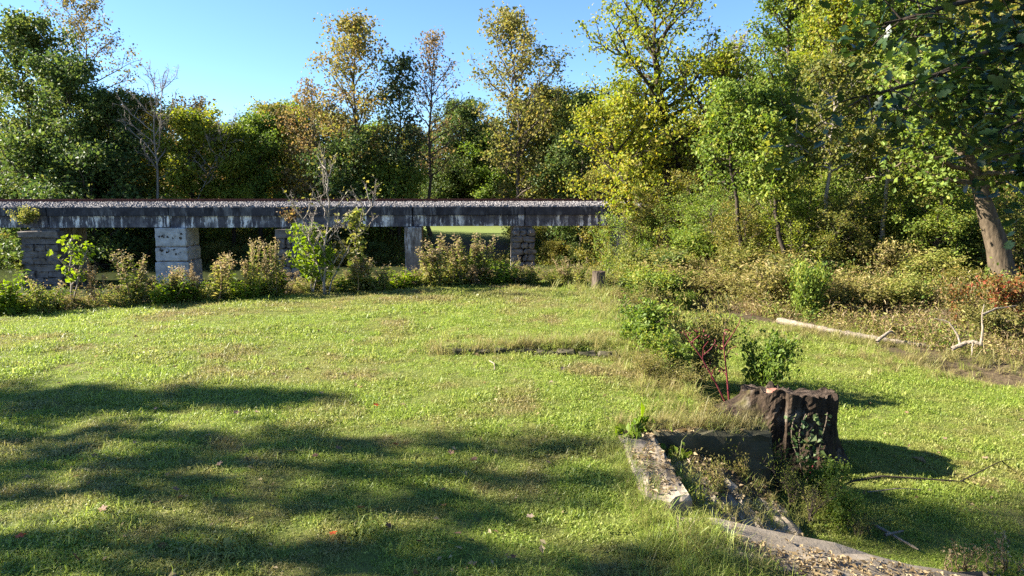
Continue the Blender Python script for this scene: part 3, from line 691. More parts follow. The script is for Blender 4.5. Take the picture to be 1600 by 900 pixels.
FRONT = ['right of the forked maple where the straw strip begins', 'above the dark leaved shrub by the maples', 'above the olive shrub below the bleached limb', 'over the left end of the long log', 'over the dark shrub centre right', 'in the middle of the right bank', 'above the right end of the long log', 'under the tips of the overhanging oak', 'left of the leaning trunk near its foot', 'behind the red and orange shrub', 'above the bleached driftwood']
for k, (px, ty, D) in enumerate([(1120, 290, 25.5), (1165, 315, 24), (1205, 260, 25), (1240, 320, 23), (1275, 270, 24), (1325, 300, 22.5), (1365, 240, 24), (1415, 280, 22.5), (1465, 300, 22), (1590, 330, 21), (1520, 310, 22.5)]):
    place(('young_green', 'young_olive', 'young_green', 'young_yellow')[k % 4], 'tall leafy sapling '+FRONT[k], px, ty, D, r.uniform(100, 140), name='young_tree', cat='sapling', group='leafy saplings at the front of the right bank')
for lab, k, px, ty, D, wp in [('leafy young tree before the dark concrete pier at the bridge end', 'young_green', 966, 335, 30, 60), ('olive young tree hiding the end of the bridge deck', 'young_olive', 1003, 295, 31, 80), ('pale green young tree between the maple trunks', 'young_green', 1030, 318, 31, 70)]:
    place(k, lab, px, ty, D, wp, name='young_tree', group='young trees along the edge of the right hand wood')
# backdrop trees on the slope
kind('slope_olive', 15, R=5.0, base=.06, nleaf=12000, L=.30, leaf='leaf_olive', seed=61)
kind('slope_green', 15, R=5.0, base=.06, nleaf=12000, L=.30, leaf='leaf_green', seed=62)
for k, (px, ty, D, wp, lab) in enumerate([
        (1085, 190, 62, 130, 'olive tree on the wooded slope glimpsed behind the maple'), (1180, 130, 64, 130, 'tree on the wooded slope below the bare twiggy tree'),
        (1290, 20, 58, 170, 'tree on the wooded slope behind the pale snag'), (1390, -20, 56, 190, 'tree on the wooded slope behind the two tall right hand trees'),
        (1500, -30, 55, 200, 'tree on the wooded slope behind the overhanging branch'), (1640, -30, 52, 200, 'tree on the wooded slope at the right edge')]):
    place(('slope_olive', 'slope_green')[k % 2], lab, px, ty, D, wp, group=G3)
for k, (px, ty, D, wp) in enumerate([(960, 265, 70, 120), (1020, 230, 66, 130), (1120, 260, 52, 140), (1210, 230, 50, 150), (1300, 220, 46, 160), (1390, 220, 45, 160), (1480, 230, 44, 160), (1580, 230, 42, 170)]):
    place(('slope_olive', 'slope_green', 'thicket_dark')[k % 3], 'shaded undergrowth tree deep in the right hand wood', px, ty, D, wp, group='undergrowth trees deep in the right hand wood')

# trees left of the frame whose shade falls over the lawn
G4 = 'shade trees left of the lawn'
def shade(label, x, y, h, R, base, n, thin, seed, L=.22):
    tr, cr = tree_parts(H=h, seed=seed, R=R, base=base, r0=.16, nl=26, nsub=6, ntw=3, nleaf=n, L=L, leaf='leaf_green', sig=.22, thin=thin, prof='oval', up0=.3, up1=1.0)
    tree('shade_tree', label, 'tree', tr, cr, (x, y, hz(x, y)), 0, (1, 1, 1), G4)
shade('slim leafy tree left of the lawn, farthest from the steps', -29, 10.4, 15.0, 1.0, .60, 1500, .45, 71, .30)
shade('very tall high crowned tree left of the lawn', -31, 8.3, 27.0, 1.5, .72, 4200, .0, 72)
shade('slender thin crowned tree left of the lawn', -22, 8.6, 13.5, .55, .50, 520, .5, 73, .26)
shade('slender bushy tree left of the near lawn', -21, 7.6, 12.6, .50, .50, 380, .5, 74, .26)
shade('low wide tree left of the near lawn', -20, 7.0, 11.6, .55, .38, 420, .5, 75, .26)
shade('leafy tree beside the near lawn, closest to the camera', -19, 5.9, 11.5, .8, .40, 720, .5, 76, .26)

# ------------------------------------------------------------------ shrubs and weeds
def shrub_mesh(seed, R=1.0, H=1.2, n=2600, L=.07, leaf='leaf_green', stems=14, sig=.09, aspect=.6, bark='bark', up=.5):
    r = np.random.default_rng(seed); acc = Acc(); az = r.uniform(0, 2*pi, stems); ln = r.uniform(.6, 1.05, stems)
    k = 6; u = np.linspace(0, 1, k); out = R*r.uniform(.2, 1.0, stems)*ln
    P = np.stack([np.cos(az)[:, None]*out[:, None]*u**1.3, np.sin(az)[:, None]*out[:, None]*u**1.3, (H*ln)[:, None]*(u-.18*u**3*(out/R)[:, None])], -1)
    P += np.cumsum(r.normal(0, .025*R, P.shape), 1)*(u > 0)[None, :, None]
    tubes(acc, P, np.broadcast_to(.014*R*(1-u)+.004, (stems, k)), 4)
    m = 8; s = r.uniform(.25, 1, (stems, m)); q = s*(k-1); i = np.minimum(q.astype(int), k-2); f = (q-i)[..., None]; ar = np.arange(stems)[:, None]
    b = P[ar, i]*(1-f)+P[ar, i+1]*f; d = unit(r.normal(size=(stems, m, 3))+np.array([0, 0, .35])); bl = R*r.uniform(.15, .42, (stems, m))
    u3 = np.linspace(0, 1, 3); B = b[:, :, None]+bl[..., None, None]*d[:, :, None]*u3[None, None, :, None]
    B = B.reshape(-1, 3, 3); tubes(acc, B, np.broadcast_to(np.array([.006, .004, .002])*R, (len(B), 3)), 3)
    A = np.concatenate([B[:, 1], B[:, 2], P[:, 4], P[:, 5]]); ct = r.random(len(A)); j = r.integers(0, len(A), n)
    la = Acc(); pts = A[j]+r.normal(0, sig*R, (n, 3)); pts[:, 2] = np.abs(pts[:, 2])+.02
    leaves(la, pts, L, r, up, aspect, np.clip(.5*ct[j]+.5*r.random(n), 0, 1))
    return acc.mesh('stems', M[bark], True), la.mesh('foliage', M[leaf])
SH = {}
def shrub(kindname, label, px, basey, topy, wpx, z=None, D=None, name='shrub', cat='shrub', group=None, **kw):
    if D is None: x, y = at_z(px, basey, z if z is not None else 0.0); y = y
    else: x, y, _ = at_d(px, basey, D)
    zg = hz(x, y); depth = y*cos(PITCH); _, _, zt = at_d(px, topy, y); h = max(.25, zt-zg); rad = max(wpx/FPX*y/2, h*.42)
    if kindname not in SH:
        st, fo = shrub_mesh(**kw); t = thing(name, label, cat, (x, y, zg), RNG.uniform(0, 6), group); t.scale = (rad/kw.get('R', 1.), rad/kw.get('R', 1.), h/kw.get('H', 1.2))
        link('stems', st, t); link('foliage', fo, t); SH[kindname] = (t, kw.get('R', 1.), kw.get('H', 1.2)); return t
    t, R0, H0 = SH[kindname]
    return dup(t, (x, y, zg), RNG.uniform(0, 6), (rad/R0, rad/R0, h/H0), label, cat, group, name)
def weed_mesh(seed, H=1.3, stems=9, R=.35, leaf='weed_leaf', plume='plume', nl=70, L=.085, npl=90, pl=.035, plh=.28):
    """upright stems with leaves all the way and a faded plume at the tip"""
    r = np.random.default_rng(seed); acc = Acc(); la = Acc(); az = r.uniform(0, 2*pi, stems); out = R*r.uniform(.05, 1, stems); hh = H*r.uniform(.55, 1.0, stems)
    k = 6; u = np.linspace(0, 1, k)
    P = np.stack([np.cos(az)[:, None]*out[:, None]*(.35+.65*u**1.4), np.sin(az)[:, None]*out[:, None]*(.35+.65*u**1.4), hh[:, None]*u], -1)+np.cumsum(r.normal(0, .018, (stems, k, 3)), 1)*(u > 0)[None, :, None]
    tubes(acc, P, np.broadcast_to(.009*(1-u)+.003, (stems, k)), 4)
    def along(s, i0):
        q = s*(k-1); i = np.minimum(q.astype(int), k-2); f = (q-i)[:, None]; return P[i0, i]*(1-f)+P[i0, i+1]*f
    n = stems*nl; i0 = r.integers(0, stems, n); s = r.uniform(.05, .92, n); p = along(s, i0); d = unit(np.stack([r.normal(size=n), r.normal(size=n), r.uniform(-.2, .7, n)], -1)); ll = L*(1.25-.6*s)
    leaves(la, p+d*ll[:, None]*r.uniform(.5, 1.3, n)[:, None], ll, r, .6, .38, np.clip(.35*r.random(stems)[i0]+.65*r.random(n), 0, 1), 0, d)
    if npl:
        n = stems*npl; i0 = r.integers(0, stems, n); s = 1-plh*r.random(n); p = along(s, i0)+r.normal(0, .028, (n, 3))*(1.3-(1-s)/plh)[:, None]+np.abs(r.normal(0, .03, (n, 1)))*np.array([0, 0, 1])
        leaves(la, p, pl, r, .2, .6, None, 1)
    return acc.mesh('stems', M['dry_weed'], True), la.mesh('foliage', [M[leaf], M[plume]])
WD = {}
def weed(kindname, label, px, basey, topy, wpx, name='weed', cat='weed', group='weeds along the river edge', z=0.0, D=None, **kw):
    if D is None: x, y = at_z(px, basey, z)
    else: x, y, _ = at_d(px, basey, D)
    zg = hz(x, y); _, _, zt = at_d(px, topy, y); h = max(.2, (zt-zg)*1.12); rad = wpx/FPX*y/2*1.15
    if kindname not in WD:
        st, fo = weed_mesh(**kw); t = thing(name, label, cat, (x, y, zg-.02), RNG.uniform(0, 6), group); t.scale = (rad/kw.get('R', .35), rad/kw.get('R', .35), h/kw.get('H', 1.3))
        link('stems', st, t); link('foliage', fo, t); WD[kindname] = (t, kw.get('R', .35), kw.get('H', 1.3)); return t
    t, R0, H0 = WD[kindname]
    d = dup(t, (x, y, zg-.02), RNG.uniform(0, 6), (rad/R0, rad/R0, h/H0), label, cat, group, name)
    d.rotation_euler.x = RNG.normal(0, .12); d.rotation_euler.y = RNG.normal(0, .12); return d
W1 = dict(seed=81, H=1.3, stems=10, npl=85, pl=.042, plh=.34); W2 = dict(seed=82, H=1.3, leaf='weed_leaf', nl=80, npl=95, stems=8, pl=.042, plh=.4)
W3 = dict(seed=83, H=1.0, leaf='weed_bright', npl=0, nl=70, L=.12, stems=9); W4 = dict(seed=84, H=1.1, leaf='dry_weed', nl=22, npl=100, stems=8, plume='dry_weed')
W5 = dict(seed=85, H=.7, leaf='weed_leaf', nl=60, npl=25, stems=9, R=.5)
weed('green', 'bright leafy weed at the left edge of the photo', 12, 490, 424, 60, **W3)
weed('mix', 'bushy weed left of the leafy sapling', 60, 489, 440, 70, **W5)
weed('dry', 'dry brown weed right of the leafy sapling', 150, 478, 412, 40, **W4)
weed('plume', 'tall goldenrod with faded plumes left of the white pier', 217, 474, 402, 64, **W1)
weed('green', 'broad leaved bright weed in front of the white pier', 262, 474, 432, 54)
weed('pink', 'pink plumed weed in front of the white pier', 272, 472, 416, 46, **W2)
weed('dry', 'thin dry brown weed right of the white pier', 302, 470, 416, 30)
weed('pink', 'pink plumed weed between white pier and stone pier', 340, 470, 396, 62)
weed('plume', 'orange plumed weed left of the crumbling stone pier', 393, 466, 385, 44)
weed('plume', 'second orange plumed weed beside the crumbling stone pier', 428, 463, 386, 50)
weed('green', 'bright green weed low beside the crumbling stone pier', 388, 468, 436, 40)
weed('pink', 'faded weed at the right foot of the bare sapling', 560, 458, 402, 66)
weed('mix', 'bushy green weed between bare sapling and plain pier', 600, 456, 418, 70)
weed('green', 'bright yellow green weed left of the plain grey pier', 628, 452, 418, 50)
weed('pink', 'tall pink plumed weed in front of the plain grey pier', 683, 450, 374, 64)
weed('plume', 'tall goldenrod right of the plain grey pier', 722, 448, 384, 56)
weed('pink', 'tallest rust topped weed left of the last stone pier', 748, 447, 366, 60)
weed('green', 'green weed at the left foot of the last stone pier', 785, 447, 400, 44)
weed('mix', 'grey green weed in front of the last stone pier', 830, 447, 416, 56)
weed('plume', 'small goldenrod in front of the open water', 880, 448, 408, 40)
weed('mix', 'low bush weed left of the small stump', 908, 449, 412, 50)
r = np.random.default_rng(91)
for k in range(46):
    px = r.uniform(-10, 935); x = (px-800)/FPX*20; ey = float(np.interp(px, [0, 250, 500, 700, 935], [488, 472, 459, 448, 446]))
    kk = ('mix', 'pink', 'green', 'mix', 'dry', 'green', 'plume', 'mix')[k % 8]; b = ey-r.uniform(0, 3)
    weed(kk, 'low tangled weed in the strip between lawn and river', px, b, b-r.uniform(10, 38), r.uniform(40, 70), group='low weeds in the river edge strip')

# saplings at the river edge
def sapling(name, label, px, basey, topy, wpx, **kw):
    x, y = at_z(px, basey, 0.0); zg = hz(x, y); _, _, zt = at_d(px, topy, y)
    kw.setdefault('R', wpx/FPX*y/2); kw.setdefault('twig', .004)
    tr, cr = tree_parts(H=zt-zg, **kw); return tree(name, label, 'sapling', tr, cr, (x, y, zg), 0)
sapling('bare_sapling', 'bare pale sapling with spreading twigs at the lawn edge', 512, 460, 225, 110, seed=101, r0=.026, base=.22, nl=16, nsub=6, ntw=3, nleaf=120, L=.10, leaf='leaf_tulip', bark='bark_pale', fork=2, up0=.7, up1=1.1, wob=.03, sig=.1)
sapling('leafy_sapling', 'slender sapling with clusters of large pale leaves', 112, 478, 366, 48, seed=102, r0=.025, base=.35, nl=9, nsub=4, ntw=2, nleaf=230, L=.12, leaf='weed_bright', bark='bark_pale', fork=1, sig=.07, aspect=.75, up0=.5)
sapling('leafy_sapling', 'leafy green sapling tangled round the bare sapling', 488, 458, 352, 70, seed=103, r0=.03, base=.25, nl=16, nsub=5, ntw=3, nleaf=1000, L=.12, leaf='weed_bright', bark='bark_pale', fork=1, sig=.10, aspect=.75)
sapling('leafy_sapling', 'vine hung sapling right of the bare sapling', 556, 457, 330, 40, seed=104, r0=.025, base=.3, nl=14, nsub=4, ntw=2, nleaf=420, L=.13, leaf='weed_leaf', bark='bark_pale', sig=.08, aspect=.7)
# growth on the bridge
def bridge_plant(name, label, px, py, n, L, sx, sz, leaf, seed, cat='plant'):
    x, y, z = at_d(px, py, 60.0+(px-500)/FPX*60*tan(BR_A)-.75); r = np.random.default_rng(seed); t = thing(name, label, cat, (x, y, z-sz*.5))
    st = Acc(); m = 12; u = np.linspace(0, 1, 4); e = r.normal(0, 1, (m, 3))*np.array([sx*.5, .25, 0])+np.array([0, 0, sz*.9])*r.uniform(.5, 1, (m, 1))
    P = e[:, None]*u[None, :, None]; tubes(st, P, np.broadcast_to(.03*(1-u)+.008, (m, 4)), 4); link('stems', st.mesh('stems', M['bark'], True), t)
    la = Acc(); j = r.integers(0, m, n); p = e[j]*r.uniform(.3, 1.05, n)[:, None]+r.normal(0, .16, (n, 3)); leaves(la, p, L, r, .4, .5); link('foliage', la.mesh('foliage', M[leaf]), t)
bridge_plant('cedar_bush', 'small feathery evergreen growing on top of the leftmost stone pier', 42, 336, 1500, .16, 1.1, 1.7, 'weed_leaf', 111, 'bush')
bridge_plant('creeper', 'brown creeper on the girder above the crumbling stone pier', 455, 336, 260, .16, .8, 1.4, 'leaf_rust', 112)

# right bank shrubs
G5 = 'shrubs on the right hand bank'
SA = dict(seed=121, leaf='leaf_green', n=5100, L=0.080); SB = dict(seed=122, leaf='weed_leaf', n=5100, L=0.072); SC = dict(seed=123, leaf='leaf_olive', n=4800, L=0.080)
SD = dict(seed=124, leaf='ground_weed', n=2600, L=.09, aspect=.4); SE = dict(seed=125, leaf='leaf_redbush', n=1800, L=.09); SF = dict(seed=126, leaf='leaf_dark', n=3000, L=.11)
for kn, lab, px, by, ty, wp, D, kw in [
        ('a', 'pale green shrub at the foot of the forked maple', 1090, 430, 360, 120, 26, SA), ('b', 'grey green shrub left of the forked maple', 985, 440, 385, 80, 25, SB),
        ('b', 'rounded pale shrub right of the forked maple', 1140, 440, 368, 110, 25, None),
        ('f', 'dark leaved shrub under the maple trunks', 1035, 440, 395, 90, 24.5, SF), ('c', 'olive shrub below the pale forked dead branches', 1210, 440, 350, 130, 25, SC),
        ('a', 'tall green shrub under the dead branches', 1290, 440, 330, 140, 25, None), ('b', 'light green shrub in the middle of the right bank', 1370, 450, 320, 150, 24, None),
        ('a', 'light green shrub left of the thick pale trunk', 1450, 450, 310, 150, 23, None), ('c', 'dark olive shrub on the middle right bank', 1330, 450, 380, 130, 22.5, None),
        ('f', 'dark shrub left of the pale leaning trunk', 1500, 450, 370, 120, 22, None), ('b', 'yellowish shrub below the pale leaning trunk', 1440, 470, 395, 130, 20.5, None),
        ('c', 'olive shrub behind the thick pale trunk', 1590, 430, 330, 130, 24, None), ('e', 'red and orange leaved shrub at the right edge', 1580, 480, 425, 110, 16.5, SE),
        ('e', 'reddish small shrub beside the bleached driftwood', 1500, 490, 440, 70, 17, None), ('d', 'straw coloured weedy shrub above the long log', 1330, 480, 440, 130, 19, SD),
        ('d', 'tangled weedy shrub left of the long log', 1185, 490, 440, 120, 20.5, None), ('b', 'low green shrub right of the small stump', 985, 462, 415, 80, 22.5, None),
        ('d', 'brownish weedy shrub below the maple', 1095, 465, 425, 110, 22, None), ('a', 'small fresh green bush on the bank behind the red pokeweed', 1070, 478, 455, 40, 20, None),
        ('f', 'dark leafy shrub on the bank centre right', 1255, 470, 405, 110, 22, None), ('d', 'dry tangled shrub behind the driftwood', 1545, 510, 470, 110, 16, None)]:
    shrub(kn, lab, px, by, ty, wp, D=D, group=G5, **(kw or {}))
for k in range(26):
    px = r.uniform(1000, 1620); D = r.uniform(18, 27); x = (px-800)/FPX*D
    _, _, zt = at_d(px, 440, D); z0 = hz(x, D); hh = r.uniform(.6, 1.7); rr_ = ray(px, 0)
    py = 450-FPX*tan(math.atan2(z0+hh-CAM_Z, D)+PITCH)
    shrub('abcdfd'[k % 6], 'rank leafy shrub in the tangle on the right hand bank', px, 440, py, r.uniform(90, 150), D=D, group='rank shrubs in the tangle on the right bank')
# terrace edge plants
G6 = 'plants along the terrace edge'
ZT = -.25
shrub('t1', 'leafy dark green shrub in the middle of the terrace edge', 1000, 556, 472, 130, z=-.05, group=G6, seed=131, R=1., H=1.2, leaf='leaf_green', n=2400, L=.10)
shrub('t2', 'yellow brown feathery shrub behind the red pokeweed', 1095, 566, 468, 170, z=-.2, group=G6, seed=132, leaf='ground_weed', n=3200, L=.07, aspect=.35)
shrub('t1', 'green shrub with twisted leaves right of the red pokeweed', 1195, 618, 524, 110, z=-.62, group=G6)
shrub('t1', 'low dark shrub below the feathery shrub', 1045, 590, 520, 110, z=-.1, group=G6)
shrub('t2', 'pale dry grass clump on the terrace edge', 1010, 600, 550, 90, z=-.05, group=G6)
shrub('t2', 'straw coloured tangle at the foot of the red pokeweed', 1075, 618, 570, 110, z=-.15, group=G6)
shrub('t1', 'green bushy weed beside the low overgrown wall', 985, 545, 505, 60, z=0, group=G6)
shrub('t2', 'dark grassy mound right of the small stump', 1010, 482, 450, 90, z=-.1, group=G6)
shrub('t2', 'brownish grass mound at the foot of the small stump', 965, 470, 452, 60, z=0, group=G6)
shrub('t3', 'bright yellow green young weed beside the concrete kerb', 1004, 682, 648, 40, z=0, group=G6, seed=133, leaf='weed_bright', n=260, L=.16, stems=7, sig=.05, aspect=.6, R=.6, H=1.)
shrub('t2', 'dry twiggy weed on top of the back wall', 1110, 655, 632, 70, z=-.05, group=G6)
shrub('t4', 'thorny weed sprawling over the steps before the stump', 1215, 760, 690, 110, z=-.6, group=G6, seed=134, leaf='weed_leaf', n=420, L=.07, stems=12, R=1., H=1.2, aspect=.4)
shrub('t4', 'small dark weed on the steps', 1150, 745, 695, 80, z=-.45, group=G6)
shrub('t2', 'grey dry weed clump lying across the upper step', 1105, 742, 722, 70, z=-.17, group=G6)
shrub('t2', 'reddish dry weed clump in the middle of the steps', 1150, 735, 716, 60, z=-.36, group=G6)
shrub('t4', 'tall thin weed at the front of the upper step', 1095, 800, 745, 60, z=-.17, group=G6)
shrub('t4', 'sprawling weed at the right foot of the steps', 1265, 815, 745, 110, z=-.68, group=G6)
shrub('t1', 'dark leafy weed in the shade in front of the stump', 1285, 775, 720, 90, z=-.68, group=G6)
shrub('t1', 'dark leafy weed between the steps and the brown stick', 1310, 825, 765, 90, z=-.7, group=G6)
shrub('t4', 'green weed growing from the side of the steps', 1235, 790, 720, 70, z=-.65, group=G6)
shrub('t4', 'leafy weed right of the steps below the stump', 1300, 800, 740, 90, z=-.65, group=G6)
shrub('t4', 'low weed in the dark ground right of the steps', 1340, 835, 790, 100, z=-.68, group=G6)
shrub('t4', 'dark straggly weed at the foot of the back wall', 1125, 722, 690, 50, z=-.3, group=G6)
shrub('t3', 'small pale weed against the back wall of the steps', 1060, 712, 682, 26, z=-.2, group=G6)
# red pokeweed
x, y = at_z(1145, 640, -.1); zg = hz(x, y); t = thing('pokeweed', 'red stemmed pokeweed without leaves left of the big stump', 'weed', (x, y, zg))
r = np.random.default_rng(141); a = Acc(); k = 7; u = np.linspace(0, 1, k)
def kpt(px, py): q = at_d(px, py, y); return np.array(q)-np.array([x, y, zg])
main = [[(1140, 638), (1137, 600), (1133, 560), (1130, 535), (1133, 515)], [(1138, 638), (1120, 600), (1098, 560), (1080, 535), (1072, 520)], [(1130, 545), (1145, 528), (1160, 512), (1168, 500)],
        [(1098, 560), (1096, 540), (1100, 528)], [(1080, 535), (1092, 522), (1084, 515)], [(1098, 556), (1112, 545), (1120, 534)], [(1137, 590), (1128, 575)], [(1133, 560), (1140, 545), (1150, 540)], [(1120, 600), (1110, 590), (1112, 575)]]
for i, seg in enumerate(main):
    pts = np.array([kpt(*p) for p in seg]); pts[:, 1] += np.linspace(0, r.uniform(-.2, .25), len(pts)) if i else 0
    tubes(a, pts, np.linspace(.016 if i < 2 else .008, .004, len(pts)), 6)
link('stems', a.mesh('stems', M['red_stem'], True), t)
la = Acc(); ends_ = np.array([kpt(*s[-1]) for s in main]); p = ends_[r.integers(0, len(ends_), 70)]+r.normal(0, .045, (70, 3)); leaves(la, p, .04, r, .1, .4); link('berry_stalk', la.mesh('berry_stalk', M['red_stem']), t)['kind'] = 'stuff'

# ------------------------------------------------------------------ old steps, walls and stump
rs = np.random.default_rng(151)
def block(name, parent, x0, x1, y0, y1, z0, z1, mat, jit=.017, bev=.035, cuts=8, label=None):
    a = Acc(); V, F = rough_box(x0, x1, y0, y1, z0, z1, rs, jit, bev, cuts); add_poly(a, V, F)
    o = link(name, a.mesh(name, M[mat]), parent)
    if label: o['label'] = label
    return o
st = thing('concrete_steps', 'crumbling old concrete steps leading down from the upper lawn to the stump', 'steps', (0, 0, 0), 0)
block('kerb', st, 1.21, 1.64, 5.9, 7.58, -.8, .045, 'concrete', .012, .03, 5, label='gritty pale kerb slab at the top of the steps')
block('step', st, 1.64, 2.04, 5.74, 7.45, -1.0, -.17, 'concrete')
block('step', st, 2.045, 2.43, 5.74, 7.45, -1.0, -.36, 'concrete')
block('step', st, 2.435, 2.89, 5.74, 7.45, -1.0, -.53, 'concrete')
block('back_wall', st, 1.62, 2.98, 7.47, 7.78, -1.0, .08, 'mossy', .014, .03, 9, label='mossy retaining wall with dry grass on its cap')
# soil and rubbish that has slid down over the treads
xs_ = np.linspace(1.62, 2.93, 36); ys_ = np.linspace(5.35, 7.52, 52); SXg, SYg = np.meshgrid(xs_, ys_)
SZ = np.interp(SXg, [1.62, 1.80, 2.02, 2.2, 2.42, 2.6, 2.9, 3.25], [-.09, -.20, -.25, -.37, -.45, -.55, -.66, -.76])-.01+vnoise(SXg, SYg, .28, 61)*.13+vnoise(SXg, SYg, .09, 62)*.06+.11*sstep(6.7, 7.5, SYg)*sstep(1.7, 2.2, SXg)+.03*sstep(6.9, 7.5, SYg)-.05*sstep(6.6, 5.9, SYg)
def soil_z(x, y): return np.interp(x, [1.62, 1.80, 2.02, 2.2, 2.42, 2.6, 2.9, 3.25], [-.06, -.14, -.21, -.30, -.40, -.47, -.60, -.70])
a = Acc(); idx = np.arange(SXg.size).reshape(SXg.shape); a.add(np.stack([SXg, SYg, SZ], -1), np.stack([idx[:-1, :-1], idx[:-1, 1:], idx[1:, 1:], idx[1:, :-1]], -1).reshape(-1, 4))
tag(link('soil', a.mesh('soil', M['ground'], True)), 'dark soil and rubbish slid down over the old steps', None, None, 'structure')
# sloping front wall
a = Acc(); V, F = rough_box(1.45, 4.25, 4.55, 5.72, -1.2, 0.0, rs, .018, .04, 7); V = np.array(V)
V[:, 2] = np.where(V[:, 2] > -.5, V[:, 2]-.02-.23*np.clip(V[:, 0]-1.6, 0, 3), V[:, 2]); add_poly(a, V, F); link('front_wall', a.mesh('front_wall', M['concrete']), st)
# big stump
def stump_mesh(seed, R, H, flare, flutes, lean=0, nA=96, nZ=30, cut=.06, tilt=(0, 0), roots=()):
    r = np.random.default_rng(seed); th = np.linspace(0, 2*pi, nA, endpoint=False); zz = np.linspace(0, 1, nZ)
    ph = r.uniform(0, 6, 8); side = Acc()
    T, Zn = np.meshgrid(th, zz)
    fl = sum(flutes*np.cos(k*T+ph[k]+.7*Zn*(k % 2))/(1+.3*k) for k in (2, 3, 5, 7))
    rad = R*(1+flare*(1-Zn)**2.6)*(1+fl*(1.25-.6*Zn))+r.normal(0, .012*R, T.shape)
    rad += R*.16*vnoise(np.cos(T)*2.2+T*3+50, Zn*.9+np.sin(T)*2+50, .5, seed)+R*.07*vnoise(T*6+90, Zn*1.6+40, .45, seed+1)
    for (ang, amp, wid, zc, zw) in roots:
        d = np.angle(np.exp(1j*(T-ang))); rad += amp*np.exp(-(d/wid)**2)*np.exp(-((Zn-zc)/zw)**2)
    ztop = H*(1+tilt[0]*np.cos(T)+tilt[1]*np.sin(T))+cut*H*1.3*vnoise(np.cos(T)*3+60, np.sin(T)*3+60, .8, seed+2)+r.normal(0, cut*H*.14, nA)[None]
    X = rad*np.cos(T)+lean*Zn; Yy = rad*np.sin(T); Zz = Zn*ztop
    V = np.stack([X, Yy, Zz], -1).reshape(-1, 3); idx = np.arange(nZ*nA).reshape(nZ, nA); nx = np.roll(idx, -1, 1)
    side.add(V, np.stack([idx[:-1], nx[:-1], nx[1:], idx[1:]], -1).reshape(-1, 4))
    top = Acc(); rings = [1, .85, .68, .5, .3, .12]; W = []
    for q in rings:
        dz = -(.035*H*(1-q)**.5)+(vnoise(X[-1]*q/R+70, Yy[-1]*q/R+70, .22, seed+3)*.10*H if q < 1 else 0)
        sm = H*(1+tilt[0]*np.cos(th)*q+tilt[1]*np.sin(th)*q); k1 = max(0, (q-.6)/.4)**2
        W.append(np.stack([X[-1]*q+(1-q)*lean, Yy[-1]*q, Zz[-1]*k1+(1-k1)*sm+dz], -1))
    W = np.array(W).reshape(-1, 3); n = len(rings); idx = np.arange(n*nA).reshape(n, nA); nx = np.roll(idx, -1, 1)
    top.add(W, np.stack([idx[:-1], nx[:-1], nx[1:], idx[1:]], -1).reshape(-1, 4)); top.add(W[-nA:], [list(range(nA))])
    return side, top
SX, SY = 3.62, 8.75
sz0 = -.80
side, top = stump_mesh(161, .57, 1.0, .20, .035, cut=.13, tilt=(-.02, -.09), roots=[(pi*1.03, .62, .38, .64, .17), (pi*1.15, .25, .3, .45, .2), (-.35, .12, .25, .05, .3), (-1.2, .15, .3, .05, .3)])
t = thing('tree_stump', 'huge rotting dark tree stump with a brick lying on top', 'stump', (SX, SY, sz0))
link('bark', side.mesh('bark', M['stump'], False), t); link('cut_top', top.mesh('cut_top', M['stump_top'], False), t)
rt = Acc(); r = np.random.default_rng(162)
for ang, ln in ((3.3, .9), (-.4, .5), (-1.1, .45), (4.2, .5)):
    u = np.linspace(0, 1, 6); P = np.stack([cos(ang)*(.45+ln*u), sin(ang)*(.45+ln*u), .30*(1-u)**2+.02-.06*u], -1)+np.cumsum(r.normal(0, .015, (6, 3)), 0); tubes(rt, P, .13*(1-u)+.03, 7)
link('root', rt.mesh('root', M['stump'], True), t)
a = Acc(); V, F = rough_box(-.085, .085, -.05, .05, 0, .062, rs, .002, .006, 1); add_poly(a, V, F)
bxp, byp, bzp = at_d(1209, 607, SY-.2)
tag(link('brick', a.mesh('brick', M['brick']), None, (bxp, byp, .215), (.05, .06, .5)), 'broken red brick lying on top of the big stump', 'brick')
# ivy on the stump
la = Acc(); r = np.random.default_rng(163); t = thing('ivy', 'trailing ivy with pale leaves hanging down the stump front', 'ivy', (SX, SY, sz0)); stv = Acc()
for s0 in (-1.75, -1.45, -1.25, -1.62):
    u = np.linspace(0, 1, 9); an = s0+.25*np.sin(u*5+s0*3)*.4; rr = .66+.10*(1-u)
    P = np.stack([rr*np.cos(an), rr*np.sin(an)-.03, .06+.85*u], -1); tubes(stv, P, np.full(9, .008), 4)
    n = 26; q = r.random(n)*8; i = np.minimum(q.astype(int), 7); f = (q-i)[:, None]; p = P[i]*(1-f)+P[i+1]*f+r.normal(0, .035, (n, 3)); p[:, 1] -= .03
    leaves(la, p, .065, r, .2, .8)
link('vine', stv.mesh('vine', M['bark'], True), t); link('foliage', la.mesh('foliage', M['ivy']), t)
# small stump by the river edge
xs, ys = at_z(935, 455, 0.0); side, top = stump_mesh(171, .18, .62, .25, .05, nA=28, nZ=10, cut=.04)
t = thing('tree_stump', 'small pale ringed stump at the far end of the lawn', 'stump', (xs, ys, hz(xs, ys)-.03)); link('bark', side.mesh('bark', M['bark'], False), t); link('cut_top', top.mesh('cut_top', M['stump_top']), t)
